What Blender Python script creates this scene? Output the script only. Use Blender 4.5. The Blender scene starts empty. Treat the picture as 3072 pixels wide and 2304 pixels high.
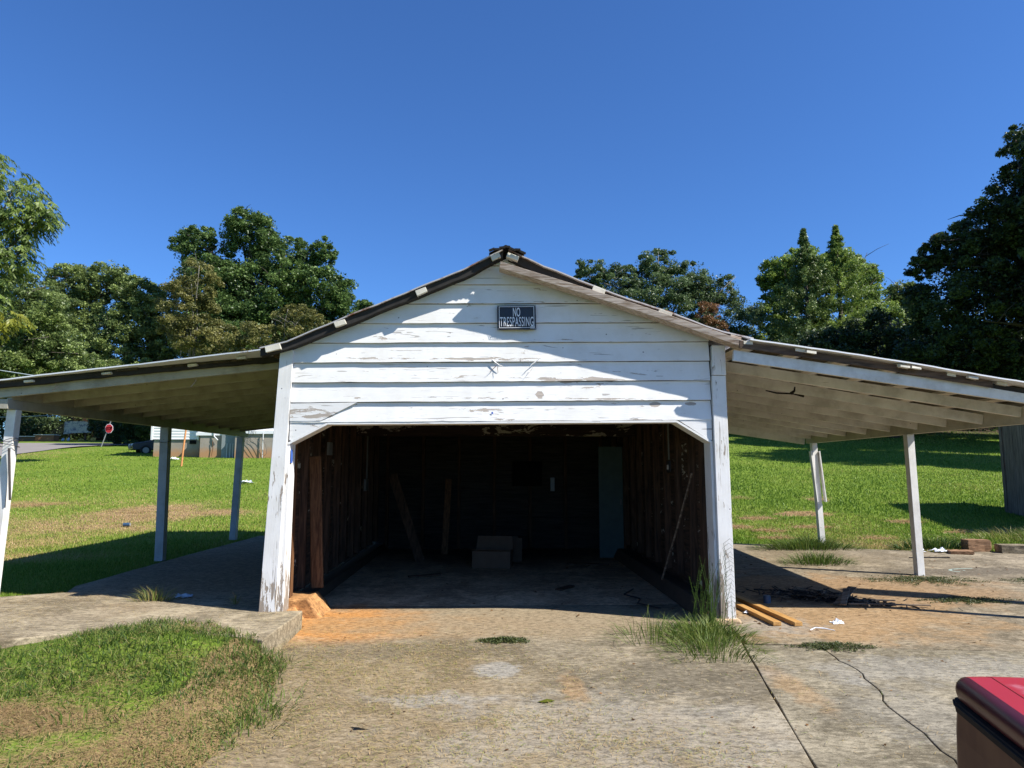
import bpy, math, random
import numpy as np
from mathutils import Vector, Matrix
R = math.radians
rng = np.random.default_rng(7)
random.seed(7)
S = bpy.context.scene
COL = S.collection

# ---------------------------------------------------------------- camera, sky, sun, exposure
cam_d = bpy.data.cameras.new('camera')
cam = bpy.data.objects.new('camera', cam_d)
COL.objects.link(cam)
cam_d.sensor_width = 36.0
cam_d.sensor_fit = 'HORIZONTAL'
cam_d.lens = 2130 / 3072 * 36.0
cam_d.clip_start = 0.05
cam_d.clip_end = 3000
cam.location = (0, 0, 1.6)
cam.rotation_euler = (R(90 + 6.8), 0, R(-1.75))
S.camera = cam

SUN_TO = Vector((0.90, -0.42, 1.0)).normalized()
sun_el = math.asin(SUN_TO.z)
sun_az = math.atan2(SUN_TO.x, SUN_TO.y)
W = bpy.data.worlds.new('World')
S.world = W
W.use_nodes = True
wn = W.node_tree.nodes
bg = wn['Background']
sky = wn.new('ShaderNodeTexSky')
sky.sky_type = 'NISHITA'
sky.sun_disc = False
sky.sun_elevation = sun_el
sky.sun_rotation = sun_az
sky.air_density = 1.0
sky.dust_density = 0.25
sky.ozone_density = 3.5
sky.altitude = 300
hs = wn.new('ShaderNodeHueSaturation')
hs.inputs['Saturation'].default_value = 1.0
hm = wn.new('ShaderNodeMix'); hm.data_type = 'RGBA'; hm.blend_type = 'MULTIPLY'; hm.inputs[0].default_value = 1.0; hm.inputs[7].default_value = (0.345, 0.575, 0.885, 1)
W.node_tree.links.new(sky.outputs[0], hs.inputs['Color'])
W.node_tree.links.new(hs.outputs[0], hm.inputs[6]); W.node_tree.links.new(hm.outputs[2], bg.inputs[0])
bg.inputs[1].default_value = 0.10
sun_d = bpy.data.lights.new('sun', 'SUN')
sun_d.energy = 4.6
sun_d.angle = R(0.53)
sun_d.color = (1.0, 0.95, 0.87)
sun = bpy.data.objects.new('sun', sun_d)
COL.objects.link(sun)
sun.rotation_euler = SUN_TO.to_track_quat('Z', 'Y').to_euler()
sun.location = (30, -14, 33)
S.view_settings.view_transform = 'Standard'
S.view_settings.look = 'None'
S.view_settings.exposure = 0.98
S.view_settings.gamma = 1.0
S.render.engine = 'CYCLES'
S.cycles.max_bounces = 8
S.cycles.transparent_max_bounces = 8

# ---------------------------------------------------------------- numpy noise
def vnoise(x, y, seed=0):
    x = np.asarray(x, float); y = np.asarray(y, float)
    xi = np.floor(x).astype(np.int64); yi = np.floor(y).astype(np.int64)
    fx = x - xi; fy = y - yi
    fx = fx * fx * (3 - 2 * fx); fy = fy * fy * (3 - 2 * fy)
    def h(a, b):
        n = (a * 374761393 + b * 668265263 + seed * 974634777) & 0x7fffffff
        n = ((n ^ (n >> 13)) * 1274126177) & 0x7fffffff
        return ((n ^ (n >> 16)) & 0xffff) / 65535.0
    return (h(xi, yi) * (1 - fx) * (1 - fy) + h(xi + 1, yi) * fx * (1 - fy)
            + h(xi, yi + 1) * (1 - fx) * fy + h(xi + 1, yi + 1) * fx * fy)
def fbm(x, y, seed=0, oct=4):
    a = 0; w = 0.5; t = 0
    for o in range(oct):
        a = a + w * vnoise(np.asarray(x) * 2 ** o, np.asarray(y) * 2 ** o, seed + o); t += w; w *= 0.5
    return a / t
def sst(a, b, v):
    t = np.clip((np.asarray(v, float) - a) / (b - a), 0, 1)
    return t * t * (3 - 2 * t)

# ---------------------------------------------------------------- materials
class N:
    def __init__(s, name):
        s.m = bpy.data.materials.new(name); s.m.use_nodes = True
        s.t = s.m.node_tree; s.n = s.t.nodes; s.b = s.n['Principled BSDF']
        s.out = s.n['Material Output']
        s.tc = s.n.new('ShaderNodeTexCoord').outputs['Object']
    def l(s, a, b):
        if hasattr(a, 'links'): s.t.links.new(a, b)
        else: b.default_value = a if not (isinstance(a, tuple) and len(a) == 3 and b.type == 'RGBA') else (*a, 1)
    def map(s, sc=(1, 1, 1), loc=(0, 0, 0), rot=(0, 0, 0)):
        k = s.n.new('ShaderNodeMapping'); s.t.links.new(s.tc, k.inputs[0])
        k.inputs['Scale'].default_value = sc; k.inputs['Location'].default_value = loc; k.inputs['Rotation'].default_value = rot
        return k.outputs[0]
    def noise(s, scale, detail=4, rough=0.6, vec=None, dist=0):
        k = s.n.new('ShaderNodeTexNoise'); s.t.links.new(vec if vec is not None else s.tc, k.inputs['Vector'])
        k.inputs['Scale'].default_value = scale; k.inputs['Detail'].default_value = detail
        k.inputs['Roughness'].default_value = rough; k.inputs['Distortion'].default_value = dist
        return k.outputs['Fac']
    def vor(s, scale, vec=None, out='Distance', feature='F1'):
        k = s.n.new('ShaderNodeTexVoronoi'); k.feature = feature
        s.t.links.new(vec if vec is not None else s.tc, k.inputs['Vector']); k.inputs['Scale'].default_value = scale
        return k.outputs[out]
    def mr(s, v, a, b, c=0.0, d=1.0):
        k = s.n.new('ShaderNodeMapRange'); k.interpolation_type = 'SMOOTHSTEP'
        s.l(v, k.inputs[0]); k.inputs[1].default_value = a; k.inputs[2].default_value = b
        k.inputs[3].default_value = c; k.inputs[4].default_value = d
        return k.outputs[0]
    def ma(s, op, a, b=0.0):
        k = s.n.new('ShaderNodeMath'); k.operation = op
        s.l(a, k.inputs[0]); s.l(b, k.inputs[1]); return k.outputs[0]
    def mix(s, f, a, b):
        k = s.n.new('ShaderNodeMix'); k.data_type = 'RGBA'
        s.l(f, k.inputs[0]); s.l(a, k.inputs[6]); s.l(b, k.inputs[7]); return k.outputs[2]
    def attr(s, name):
        k = s.n.new('ShaderNodeAttribute'); k.attribute_name = name; return k.outputs['Fac']
    def blob(s, cx, cy, rx, ry, soft=0.5, nz=0.5, sc=2.0, rot=0.0, thr=1.0):
        k = s.map((1 / rx, 1 / ry, 0.0), (-cx / rx, -cy / ry, 0))
        if rot:
            k0 = s.n.new('ShaderNodeVectorMath'); k0.operation = 'SUBTRACT'; s.t.links.new(s.tc, k0.inputs[0]); k0.inputs[1].default_value = (cx, cy, 0)
            k1 = s.n.new('ShaderNodeMapping'); s.t.links.new(k0.outputs[0], k1.inputs[0]); k1.inputs['Rotation'].default_value = (0, 0, rot)
            k2 = s.n.new('ShaderNodeVectorMath'); k2.operation = 'MULTIPLY'; s.t.links.new(k1.outputs[0], k2.inputs[0]); k2.inputs[1].default_value = (1 / rx, 1 / ry, 0)
            k = k2.outputs[0]
        ln = s.n.new('ShaderNodeVectorMath'); ln.operation = 'LENGTH'; s.t.links.new(k, ln.inputs[0])
        d = s.ma('ADD', ln.outputs['Value'], s.ma('MULTIPLY', s.ma('SUBTRACT', s.noise(sc, 5, 0.65), 0.5), nz * 5))
        return s.mr(d, thr - soft / 2, thr + soft / 2, 1.0, 0.0)
    def bump(s, h, strength=0.3, dist=0.01):
        k = s.n.new('ShaderNodeBump'); k.inputs['Strength'].default_value = strength; k.inputs['Distance'].default_value = dist
        s.l(h, k.inputs['Height']); s.t.links.new(k.outputs[0], s.b.inputs['Normal'])
    def done(s, color, rough=0.8, spec=0.3, metal=0.0):
        s.l(color, s.b.inputs['Base Color']); s.l(rough, s.b.inputs['Roughness'])
        s.b.inputs['Specular IOR Level'].default_value = spec; s.b.inputs['Metallic'].default_value = metal
        return s.m

def flat(name, c, rough=0.7, spec=0.3, metal=0.0, var=0.25, sc=8.0):
    k = N(name)
    col = k.mix(k.noise(sc, 4), tuple(v * (1 - var) for v in c), tuple(min(1, v * (1 + var)) for v in c))
    k.bump(k.noise(sc * 12, 3), 0.2, 0.003)
    return k.done(col, rough, spec, metal)

def painted(name, axis, paint=(0.80, 0.80, 0.79), wood=(0.30, 0.25, 0.20), peel=0.68, dirt=0.25, lowpeel=None, crack=0.7, spots=()):
    """old paint over wood; grain runs along axis; paint flaked away where the noise is high"""
    k = N(name)
    long_ = {'x': (0.16, 1, 1), 'y': (1, 0.16, 1), 'z': (1, 1, 0.16)}[axis]
    fine_ = {'x': (0.06, 1, 1), 'y': (1, 0.06, 1), 'z': (1, 1, 0.06)}[axis]
    v = k.map(long_); vf = k.map(fine_)
    grain = k.noise(90, 4, 0.6, vf)
    big = k.noise(7, 6, 0.72, v, 0.4)
    flake = k.noise(26, 4, 0.6, v, 0.6)
    pm = k.ma('ADD', k.ma('MULTIPLY', big, 0.52), k.ma('MULTIPLY', flake, 0.48))
    thr = peel
    if lowpeel:   # more worn towards the wet foot
        sp = k.n.new('ShaderNodeSeparateXYZ'); k.t.links.new(k.tc, sp.inputs[0])
        pm = k.ma('ADD', pm, k.mr(sp.outputs['Z'], lowpeel[0], lowpeel[1], lowpeel[2], 0.0))
    for (sx_, sz_, rx_, rz_, am_) in spots:
        q0 = k.n.new('ShaderNodeVectorMath'); q0.operation = 'SUBTRACT'; k.t.links.new(k.tc, q0.inputs[0]); q0.inputs[1].default_value = (sx_, 0, sz_)
        q1 = k.n.new('ShaderNodeVectorMath'); q1.operation = 'MULTIPLY'; k.t.links.new(q0.outputs[0], q1.inputs[0]); q1.inputs[1].default_value = (1 / rx_, 0, 1 / rz_)
        q2 = k.n.new('ShaderNodeVectorMath'); q2.operation = 'LENGTH'; k.t.links.new(q1.outputs[0], q2.inputs[0])
        pm = k.ma('ADD', pm, k.mr(q2.outputs['Value'], 0.3, 1.5, am_, 0.0))
    mask = k.mr(pm, thr, thr + 0.012)
    cr = k.mr(k.noise(34, 3, 0.5, vf, 1.2), crack, crack + 0.03)
    gr = k.mix(grain, tuple(c * 0.55 for c in wood), tuple(c * 1.35 for c in wood))
    pc = k.mix(k.mr(k.noise(3, 5, 0.7), 0.35, 0.75), tuple(c for c in paint), tuple(c * (1 - dirt) for c in (paint[0], paint[1] * 0.985, paint[2] * 0.95)))
    pc = k.mix(k.ma('MULTIPLY', cr, 0.65), pc, (wood[0] * 0.5, wood[1] * 0.5, wood[2] * 0.5))
    dots = k.mr(k.vor(5.5), 0.035, 0.045, 0.8, 0.0)
    pc = k.mix(dots, pc, (0.06, 0.05, 0.05))
    edge = k.ma('MULTIPLY', k.mr(pm, thr - 0.02, thr), k.mr(pm, thr + 0.004, thr, 0.0, 1.0))
    col = k.mix(mask, pc, gr)
    hgt = k.ma('ADD', k.ma('MULTIPLY', mask, -1.0), k.ma('ADD', k.ma('MULTIPLY', grain, 0.5), k.ma('MULTIPLY', flake, 0.6)))
    hgt = k.ma('ADD', hgt, k.ma('MULTIPLY', edge, 0.4))
    k.bump(hgt, 0.55, 0.004)
    return k.done(col, 0.62, 0.35)

def rawwood(name, axis, a, b, sc=40, rough=0.8, knots=True, peelpaint=None):
    k = N(name)
    f = {'x': (0.07, 1, 1), 'y': (1, 0.07, 1), 'z': (1, 1, 0.07)}[axis]
    v = k.map(f)
    g = k.noise(sc, 6, 0.65, v, 0.5)
    w = k.noise(4, 3, 0.5, v, 2.0)
    col = k.mix(k.mr(g, 0.3, 0.7), a, b)
    col = k.mix(k.ma('MULTIPLY', k.mr(w, 0.5, 0.8), 0.5), col, tuple(c * 0.5 for c in a))
    if peelpaint:
        m = k.mr(k.noise(5, 6, 0.7, k.map({'x': (0.4, 1, 1), 'y': (1, 0.4, 1), 'z': (1, 1, 0.4)}[axis]), 0.6), peelpaint[0], peelpaint[0] + 0.02)
        col = k.mix(m, col, peelpaint[1])
    k.bump(g, 0.6, 0.004)
    return k.done(col, rough, 0.25)

M = {}
M['clap'] = painted('white_board_paint', 'x', peel=0.615, dirt=0.10, paint=(0.73, 0.725, 0.71), crack=0.655, spots=[
    (0.97, 2.50, .30, .09, .09), (0.75, 2.56, .8, .03, .08), (-2.1, 2.19, .35, .07, .13), (-0.2, 2.21, .22, .04, .10), (0.43, 2.385, .04, .035, .4),
    (1.68, 2.29, .05, .03, .3), (2.06, 2.30, .07, .02, .3), (0.1, 2.775, .8, .018, .11), (-0.9, 2.775, .9, .012, .08), (-0.6, 2.35, 1.8, .012, .07), (1.2, 2.345, 1.1, .014, .08), (0.9, 2.12, 1.5, .015, .08), (0.1, 2.99, 1.4, .012, .07)], wood=(0.40, 0.35, 0.30))
M['post'] = painted('white_post_paint', 'z', peel=0.60, dirt=0.12, lowpeel=(0.1, 1.0, 0.15), paint=(0.73, 0.725, 0.71), crack=0.65)
M['post2'] = painted('white_post_paint_clean', 'z', peel=0.68, dirt=0.25, lowpeel=(0.0, 0.5, 0.09), paint=(0.74, 0.73, 0.70), crack=0.74)
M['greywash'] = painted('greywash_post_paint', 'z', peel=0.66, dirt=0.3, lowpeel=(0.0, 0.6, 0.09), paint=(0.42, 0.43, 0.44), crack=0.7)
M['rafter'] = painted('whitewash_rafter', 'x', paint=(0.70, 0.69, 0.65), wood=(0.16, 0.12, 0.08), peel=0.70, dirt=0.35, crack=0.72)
M['rafter_shaded'] = painted('whitewash_rafter_left_shaded', 'x', paint=(0.42, 0.38, 0.29), wood=(0.14, 0.11, 0.08), peel=0.70, dirt=0.4, crack=0.72)  # same whitewash, darkened for the weaker bounce light under the left roof
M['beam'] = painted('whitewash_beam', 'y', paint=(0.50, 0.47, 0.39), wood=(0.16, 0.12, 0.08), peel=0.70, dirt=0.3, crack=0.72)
M['beam_shaded'] = painted('whitewash_beam_left_shaded', 'y', paint=(0.36, 0.34, 0.28), wood=(0.14, 0.11, 0.08), peel=0.70, dirt=0.35, crack=0.72)  # darker copy of the beam whitewash, left roof's shade in the colour
M['purlin'] = painted('whitewash_purlin', 'y', paint=(0.62, 0.59, 0.50), wood=(0.2, 0.15, 0.1), peel=0.63, dirt=0.3)
M['deckside'] = rawwood('sheathing_board', 'y', (0.035, 0.028, 0.018), (0.085, 0.070, 0.045), peelpaint=(0.60, (0.02, 0.015, 0.01)))
M['fascia'] = rawwood('weathered_fascia_wood', 'x', (0.22, 0.15, 0.10), (0.58, 0.50, 0.43), 55, 0.85)
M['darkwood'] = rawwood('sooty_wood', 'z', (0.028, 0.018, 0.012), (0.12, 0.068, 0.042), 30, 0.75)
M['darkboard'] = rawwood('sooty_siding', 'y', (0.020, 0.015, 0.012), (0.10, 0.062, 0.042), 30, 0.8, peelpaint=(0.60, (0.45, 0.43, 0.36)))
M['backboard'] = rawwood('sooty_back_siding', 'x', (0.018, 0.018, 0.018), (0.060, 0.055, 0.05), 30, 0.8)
M['smear'] = rawwood('sooty_beam_with_old_paint', 'x', (0.02, 0.013, 0.011), (0.06, 0.035, 0.028), 30, 0.8, peelpaint=(0.54, (0.42, 0.38, 0.32)))
M['brownwood'] = rawwood('brown_pine', 'z', (0.07, 0.030, 0.013), (0.22, 0.11, 0.05), 40, 0.7)
M['yellowwood'] = rawwood('yellow_pine', 'y', (0.34, 0.17, 0.05), (0.50, 0.29, 0.10), 40, 0.6)
M['blockwood'] = rawwood('brown_block_wood', 'x', (0.16, 0.085, 0.04), (0.34, 0.20, 0.11), 30, 0.75)
M['greyplank'] = rawwood('grey_plank', 'z', (0.085, 0.065, 0.045), (0.20, 0.16, 0.115), 30, 0.85)
M['stick'] = rawwood('grey_scrap_wood', 'x', (0.05, 0.035, 0.025), (0.22, 0.17, 0.12), 30, 0.85)
M['char'] = flat('charred_wood', (0.012, 0.010, 0.010), 0.7, 0.3, var=0.5)
M['felt'] = flat('dark_roof_felt', (0.035, 0.033, 0.031), 0.9, 0.1, var=0.6)
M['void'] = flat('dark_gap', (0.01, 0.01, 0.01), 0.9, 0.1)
k = N('roof_tin')
rm = k.mr(k.noise(1.6, 6, 0.7), 0.62, 0.70)
M['tin'] = k.done(k.mix(rm, (0.74, 0.75, 0.77), (0.30, 0.22, 0.17)), 0.5, 0.4, 0.1)
M['tinedge'] = M['tin']
k = N('roof_tin_old')
rm = k.mr(k.noise(2.2, 6, 0.7), 0.50, 0.62)
M['tin2'] = k.done(k.mix(rm, (0.45, 0.43, 0.42), (0.20, 0.10, 0.06)), 0.5, 0.5, 0.25)
M['green_door'] = flat('blue_green_door_paint', (0.075, 0.12, 0.122), 0.6, 0.3)
M['cardboard'] = flat('cardboard', (0.145, 0.098, 0.068), 0.85, 0.2)
M['metalbox'] = flat('grey_metal_box', (0.16, 0.17, 0.17), 0.5, 0.5)
M['whiteplastic'] = flat('white_plastic', (0.55, 0.56, 0.56), 0.5, 0.4)
M['blackplastic'] = flat('black_plastic', (0.02, 0.02, 0.022), 0.4, 0.5)
M['sign_black'] = flat('black_sign_plastic', (0.018, 0.020, 0.028), 0.42, 0.5, var=0.1)
M['sign_white'] = flat('white_sign_print', (0.72, 0.74, 0.78), 0.5, 0.4, var=0.05)
M['sign_grey'] = flat('grey_sticker_print', (0.45, 0.46, 0.48), 0.5, 0.4, var=0.3, sc=150)
M['stop_red'] = flat('red_sign_sheeting', (0.42, 0.02, 0.025), 0.45, 0.5, var=0.1)
M['galv'] = flat('galvanised_steel', (0.34, 0.35, 0.35), 0.5, 0.5, 0.3)
M['wire'] = flat('rusty_wire', (0.05, 0.045, 0.045), 0.6, 0.4)
M['paper'] = flat('crumpled_paper', (0.70, 0.73, 0.78), 0.8, 0.2, var=0.12)
M['denim'] = flat('pale_blue_rag', (0.36, 0.42, 0.48), 0.9, 0.1, var=0.15)
M['bluecan'] = flat('blue_can', (0.03, 0.07, 0.13), 0.4, 0.5)
M['orangepole'] = flat('rusty_orange_paint', (0.55, 0.24, 0.09), 0.7, 0.3, var=0.5, sc=14)
M['vinyl'] = flat('white_vinyl_siding', (0.74, 0.75, 0.76), 0.6, 0.3, var=0.04)
M['block_wall'] = None
k = N('stained_block_wall')
c0 = k.mix(k.noise(1.2, 5, 0.7), (0.20, 0.17, 0.13), (0.42, 0.38, 0.33))
sp = k.n.new('ShaderNodeSeparateXYZ'); k.t.links.new(k.tc, sp.inputs[0])
cl = k.mr(k.ma('ADD', sp.outputs['Z'], k.ma('MULTIPLY', k.noise(2), 0.6)), 0.45, 1.0, 0.9, 0.0)
k.bump(k.noise(30), 0.4, 0.01)
M['block_wall'] = k.done(k.mix(cl, c0, (0.42, 0.23, 0.11)), 0.9, 0.1)
M['greydoor'] = flat('grey_green_panel', (0.22, 0.25, 0.25), 0.6, 0.3, var=0.3, sc=3)
M['darkbrown'] = flat('dark_brown_deck_stain', (0.055, 0.033, 0.022), 0.8, 0.2)
M['brownrail'] = flat('brown_deck_rail', (0.13, 0.08, 0.05), 0.8, 0.2)
M['planter'] = flat('orange_brown_boards', (0.26, 0.12, 0.06), 0.8, 0.2, var=0.35, sc=2)
M['yellowtoy'] = flat('yellow_plastic', (0.55, 0.36, 0.09), 0.6, 0.3)
k = N('patterned_tarp')
M['tarp'] = k.done(k.mix(k.mr(k.noise(2.6, 6, 0.75, None, 1.0), 0.50, 0.58), (0.62, 0.57, 0.46), (0.20, 0.21, 0.24)), 0.8, 0.2)
M['cable'] = flat('pale_cable', (0.30, 0.36, 0.42), 0.6, 0.3)
M['asphalt'] = None
k = N('pale_asphalt')
M['asphalt'] = k.done(k.mix(k.noise(0.5, 6, 0.7), (0.17, 0.155, 0.145), (0.27, 0.25, 0.235)), 0.95, 0.1)
M['carpaint'] = flat('dark_grey_car_paint', (0.06, 0.065, 0.075), 0.25, 0.6, 0.3)
M['glass'] = flat('dark_window_glass', (0.02, 0.025, 0.03), 0.08, 0.8)
M['rubber'] = flat('black_rubber', (0.015, 0.015, 0.015), 0.6, 0.3)
M['roofshingle'] = flat('grey_shingles', (0.13, 0.12, 0.115), 0.9, 0.1)
M['bark'] = rawwood('grey_brown_bark', 'z', (0.045, 0.036, 0.028), (0.13, 0.11, 0.09), 12, 0.9)
M['palebark'] = rawwood('pale_grey_bark', 'z', (0.12, 0.11, 0.09), (0.30, 0.28, 0.25), 12, 0.9)
M['footing'] = None
M['chalk'] = flat('pale_green_chalk', (0.27, 0.33, 0.29), 0.95, 0.1, var=0.2, sc=60)
M['bluepaint'] = flat('blue_paint_mark', (0.05, 0.12, 0.42), 0.6, 0.3)

# red vehicle paint
k = N('faded_red_paint')
fd = k.ma('MAXIMUM', k.blob(0.20, -0.12, 0.05, 0.09, 0.8, 0.5, 9), k.blob(0.08, -0.26, 0.03, 0.08, 0.9, 0.5, 9))
c0 = k.mix(k.noise(3, 4), (0.30, 0.013, 0.017), (0.37, 0.024, 0.032))
M['redpaint'] = k.done(k.mix(k.ma('MULTIPLY', fd, 0.55), c0, (0.62, 0.42, 0.48)), 0.45, 0.4)
k.b.inputs['Coat Weight'].default_value = 0.15; k.b.inputs['Coat Roughness'].default_value = 0.25
k = N('side_paint_ground_reflection')
M['redside'] = k.done(k.mix(k.mr(k.noise(2.5, 4, 0.6, None, 0.8), 0.4, 0.62), (0.155, 0.060, 0.030), (0.075, 0.018, 0.012)), 0.45, 0.15)  # copper brown puts the ground's reflection into the side's colour
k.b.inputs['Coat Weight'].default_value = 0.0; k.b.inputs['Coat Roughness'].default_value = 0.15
k = N('red_paint_shaded')
M['red_shaded'] = k.done(k.mix(k.noise(4, 4), (0.060, 0.006, 0.010), (0.085, 0.009, 0.014)), 0.35, 0.3)  # same red body, darkened to paint in shade on the vertical band
M['trim'] = flat('black_trim', (0.020, 0.014, 0.012), 0.8, 0.15)
M['chrome'] = flat('dull_chrome', (0.5, 0.5, 0.5), 0.25, 0.5, 0.9)

# concrete family: world-positioned painted shade and stains (the slabs' origins are at the world origin)
def concrete(name, dark, light, stains_shade, streak=0.3, bumps=0.35):
    k = N(name)
    a = k.noise(0.9, 6, 0.68, None, 0.3); b = k.noise(5, 6, 0.7); c = k.noise(90, 4, 0.7)
    v = k.map((0.25, 1, 1), rot=(0, 0, 0.25)); st = k.noise(14, 5, 0.7, v)
    f = k.ma('ADD', k.ma('MULTIPLY', a, 0.45), k.ma('ADD', k.ma('MULTIPLY', b, 0.25), k.ma('MULTIPLY', st, streak)))
    col = k.mix(k.mr(f, 0.40, 0.60), dark, light)
    bl = k.noise(1.7, 7, 0.72, None, 0.6)
    col = k.mix(k.mr(bl, 0.50, 0.62, 0.0, 0.55), col, tuple(min(1, x * 1.45) for x in light))
    col = k.mix(k.mr(bl, 0.47, 0.38, 0.0, 0.5), col, tuple(x * 0.75 for x in dark))
    gm = k.noise(26, 5, 0.75, k.map((0.55, 1, 1), rot=(0, 0, 0.3)), 0.5)
    for_late = (gm, c)
    sp_ = k.mr(k.noise(120, 2, 0.5), 0.62, 0.70)
    col = k.mix(k.ma('MULTIPLY', sp_, 0.5), col, tuple(min(1, x * 1.6) for x in light))
    for (cx, cy, rx, ry, soft, nz, sc, colr, amt) in stains_shade:
        m = k.blob(cx, cy, rx, ry, soft, nz, sc)
        col = k.mix(k.ma('MULTIPLY', m, amt), col, colr)
    col = k.mix(k.mr(gm, 0.46, 0.62, 0.0, 0.55), col, tuple(x * 0.42 for x in dark))
    col = k.mix(k.mr(gm, 0.46, 0.36, 0.0, 0.35), col, tuple(min(1, x * 1.5) for x in light))
    col = k.mix(k.mr(c, 0.45, 0.75, 0.0, 0.6), col, tuple(x * 0.35 for x in dark))
    k.bump(k.ma('ADD', k.ma('MULTIPLY', gm, 0.8), k.ma('ADD', k.ma('MULTIPLY', c, 0.6), b)), bumps, 0.012)
    return k.done(col, 0.92, 0.15)
ORG = (0.56, 0.25, 0.065); ORG2 = (0.36, 0.22, 0.10); CLAY = (0.30, 0.195, 0.105); PALE = (0.34, 0.33, 0.30); DRT = (0.11, 0.09, 0.065)
M['drive'] = concrete('old_concrete_drive', (0.15, 0.122, 0.078), (0.31, 0.262, 0.182), [
    (-1.2, 4.8, 1.5, 2.2, 0.9, 0.4, 1.6, (0.25, 0.18, 0.095), 0.6), (0.5, 4.4, 1.0, 0.5, 0.8, 0.6, 3.0, (0.27, 0.20, 0.11), 0.5), (-0.4, 8.1, 2.2, .35, .8, .4, 2, (0.30, 0.24, 0.155), 0.6),
    (-1.6, 7.65, 1.0, 0.75, 0.8, 0.2, 2.5, ORG, 0.95), (-0.7, 7.6, 1.4, 0.5, 0.9, 0.4, 2.5, ORG2, 0.75),
    (0.9, 7.75, 1.9, 0.75, 0.8, 0.4, 2.0, (0.30, 0.235, 0.15), 0.8),
    (0.06, 5.93, 0.19, 0.22, 0.4, 0.25, 9, PALE, 0.6), (-0.35, 5.2, 0.45, 0.15, 0.9, 0.6, 4, PALE, 0.5),
    (0.8, 4.6, 1.1, 0.6, 0.9, 0.7, 2, PALE, 0.35), (0.62, 5.45, 0.09, 0.35, 0.8, 0.5, 6, ORG2, 0.7),
    (1.5, 5.6, 0.8, 0.5, 0.9, 0.6, 2.5, (0.10, 0.088, 0.066), 0.5), (-0.5, 6.6, 1.6, 0.35, 0.9, 0.5, 2.5, (0.12, 0.10, 0.07), 0.4)])
M['drive2'] = concrete('old_concrete_drive_right', (0.14, 0.118, 0.078), (0.285, 0.247, 0.175), [
    (2.25, 5.4, 0.12, 0.5, 0.8, 0.5, 6, ORG2, 0.5), (3.6, 5.8, 1.1, 0.35, 0.9, 0.7, 3, PALE, 0.4),
    (2.9, 4.7, 0.5, 0.6, 0.9, 0.7, 3, PALE, 0.25)])
M['drive3'] = concrete('clay_stained_slab', (0.15, 0.122, 0.08), (0.30, 0.25, 0.175), [
    (3.6, 8.6, 1.9, 1.8, 0.6, 0.5, 1.2, ORG2, 0.75), (5.2, 9.2, 1.5, 1.2, 0.8, 0.6, 1.2, CLAY, 0.8), (2.8, 7.4, 0.5, 0.35, 0.8, 0.5, 4, (0.30, 0.28, 0.24), 0.7),
    (7.3, 10.6, 1.6, 0.35, 0.8, 0.5, 2.5, (0.10, 0.085, 0.065), 0.7), (4.7, 12.2, 2.2, 0.9, 0.9, 0.5, 1.4, (0.22, 0.17, 0.10), 0.6),
    (3.9, 8.7, 0.7, 0.3, 0.9, 0.6, 4, (0.05, 0.042, 0.035), 0.7)])
M['floor'] = concrete('garage_floor_concrete', (0.34, 0.24, 0.15), (0.64, 0.47, 0.30), [
    (-1.6, 8.0, 0.9, 0.55, 0.8, 0.4, 2.5, ORG, 0.85), (0.2, 8.0, 2.6, 0.55, 0.7, 0.4, 2.0, (0.30, 0.24, 0.155), 0.8),
    (-0.9, 7.9, 0.5, 0.3, 0.6, 0.5, 4, (0.42, 0.33, 0.2), 0.6), (0.2, 14.5, 2.6, 2.2, 0.9, 0.1, 1, (0.035, 0.03, 0.028), 0.8)])  # last ellipse paints the deeper shade at the back of the floor
M['slab'] = concrete('lean_to_slab_concrete', (0.17, 0.137, 0.088), (0.34, 0.285, 0.195), [
    (-3.9, 11.8, 1.5, 3.6, 0.6, 0.3, 1, (0.23, 0.165, 0.10), 0.8)])  # ellipse tints the pad where the lean-to roof shades it
M['footing'] = concrete('orange_stained_footing', (0.24, 0.13, 0.06), (0.44, 0.23, 0.09), [])

# foliage
def leafmat(name, lo, hi, trans=0.36, rough=0.45, spec=0.35):
    k = N(name)
    t = k.attr('tint')
    big = k.noise(0.35, 3, 0.5)
    f = k.ma('ADD', k.ma('MULTIPLY', t, 0.75), k.ma('MULTIPLY', big, 0.35))
    col = k.mix(k.mr(f, 0.15, 0.95), lo, hi)
    k.l(col, k.b.inputs['Base Color']); k.b.inputs['Roughness'].default_value = rough
    k.b.inputs['Specular IOR Level'].default_value = spec
    tr = k.n.new('ShaderNodeBsdfTranslucent'); k.t.links.new(col, tr.inputs[0])
    mx = k.n.new('ShaderNodeMixShader'); mx.inputs[0].default_value = trans
    k.t.links.new(k.b.outputs[0], mx.inputs[1]); k.t.links.new(tr.outputs[0], mx.inputs[2])
    k.t.links.new(mx.outputs[0], k.out.inputs[0])
    return k.m
M['leaf_oak'] = leafmat('oak_leaves', (0.039, 0.080, 0.023), (0.190, 0.284, 0.081))
M['leaf_olive'] = leafmat('olive_leaves', (0.067, 0.082, 0.023), (0.308, 0.287, 0.092))
M['leaf_mid'] = leafmat('mid_leaves', (0.063, 0.099, 0.032), (0.293, 0.367, 0.111))
M['leaf_near'] = leafmat('pecan_leaves', (0.030, 0.065, 0.011), (0.193, 0.261, 0.048))
M['leaf_yellow'] = leafmat('yellowing_leaves', (0.128, 0.144, 0.016), (0.374, 0.374, 0.055))
M['leaf_light'] = leafmat('light_green_leaves', (0.064, 0.118, 0.022), (0.325, 0.423, 0.089))
M['leaf_cedar'] = leafmat('cedar_foliage', (0.042, 0.076, 0.020), (0.198, 0.267, 0.069), 0.15)
M['leaf_blue'] = leafmat('grey_green_leaves', (0.038, 0.069, 0.028), (0.177, 0.251, 0.100))
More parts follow.
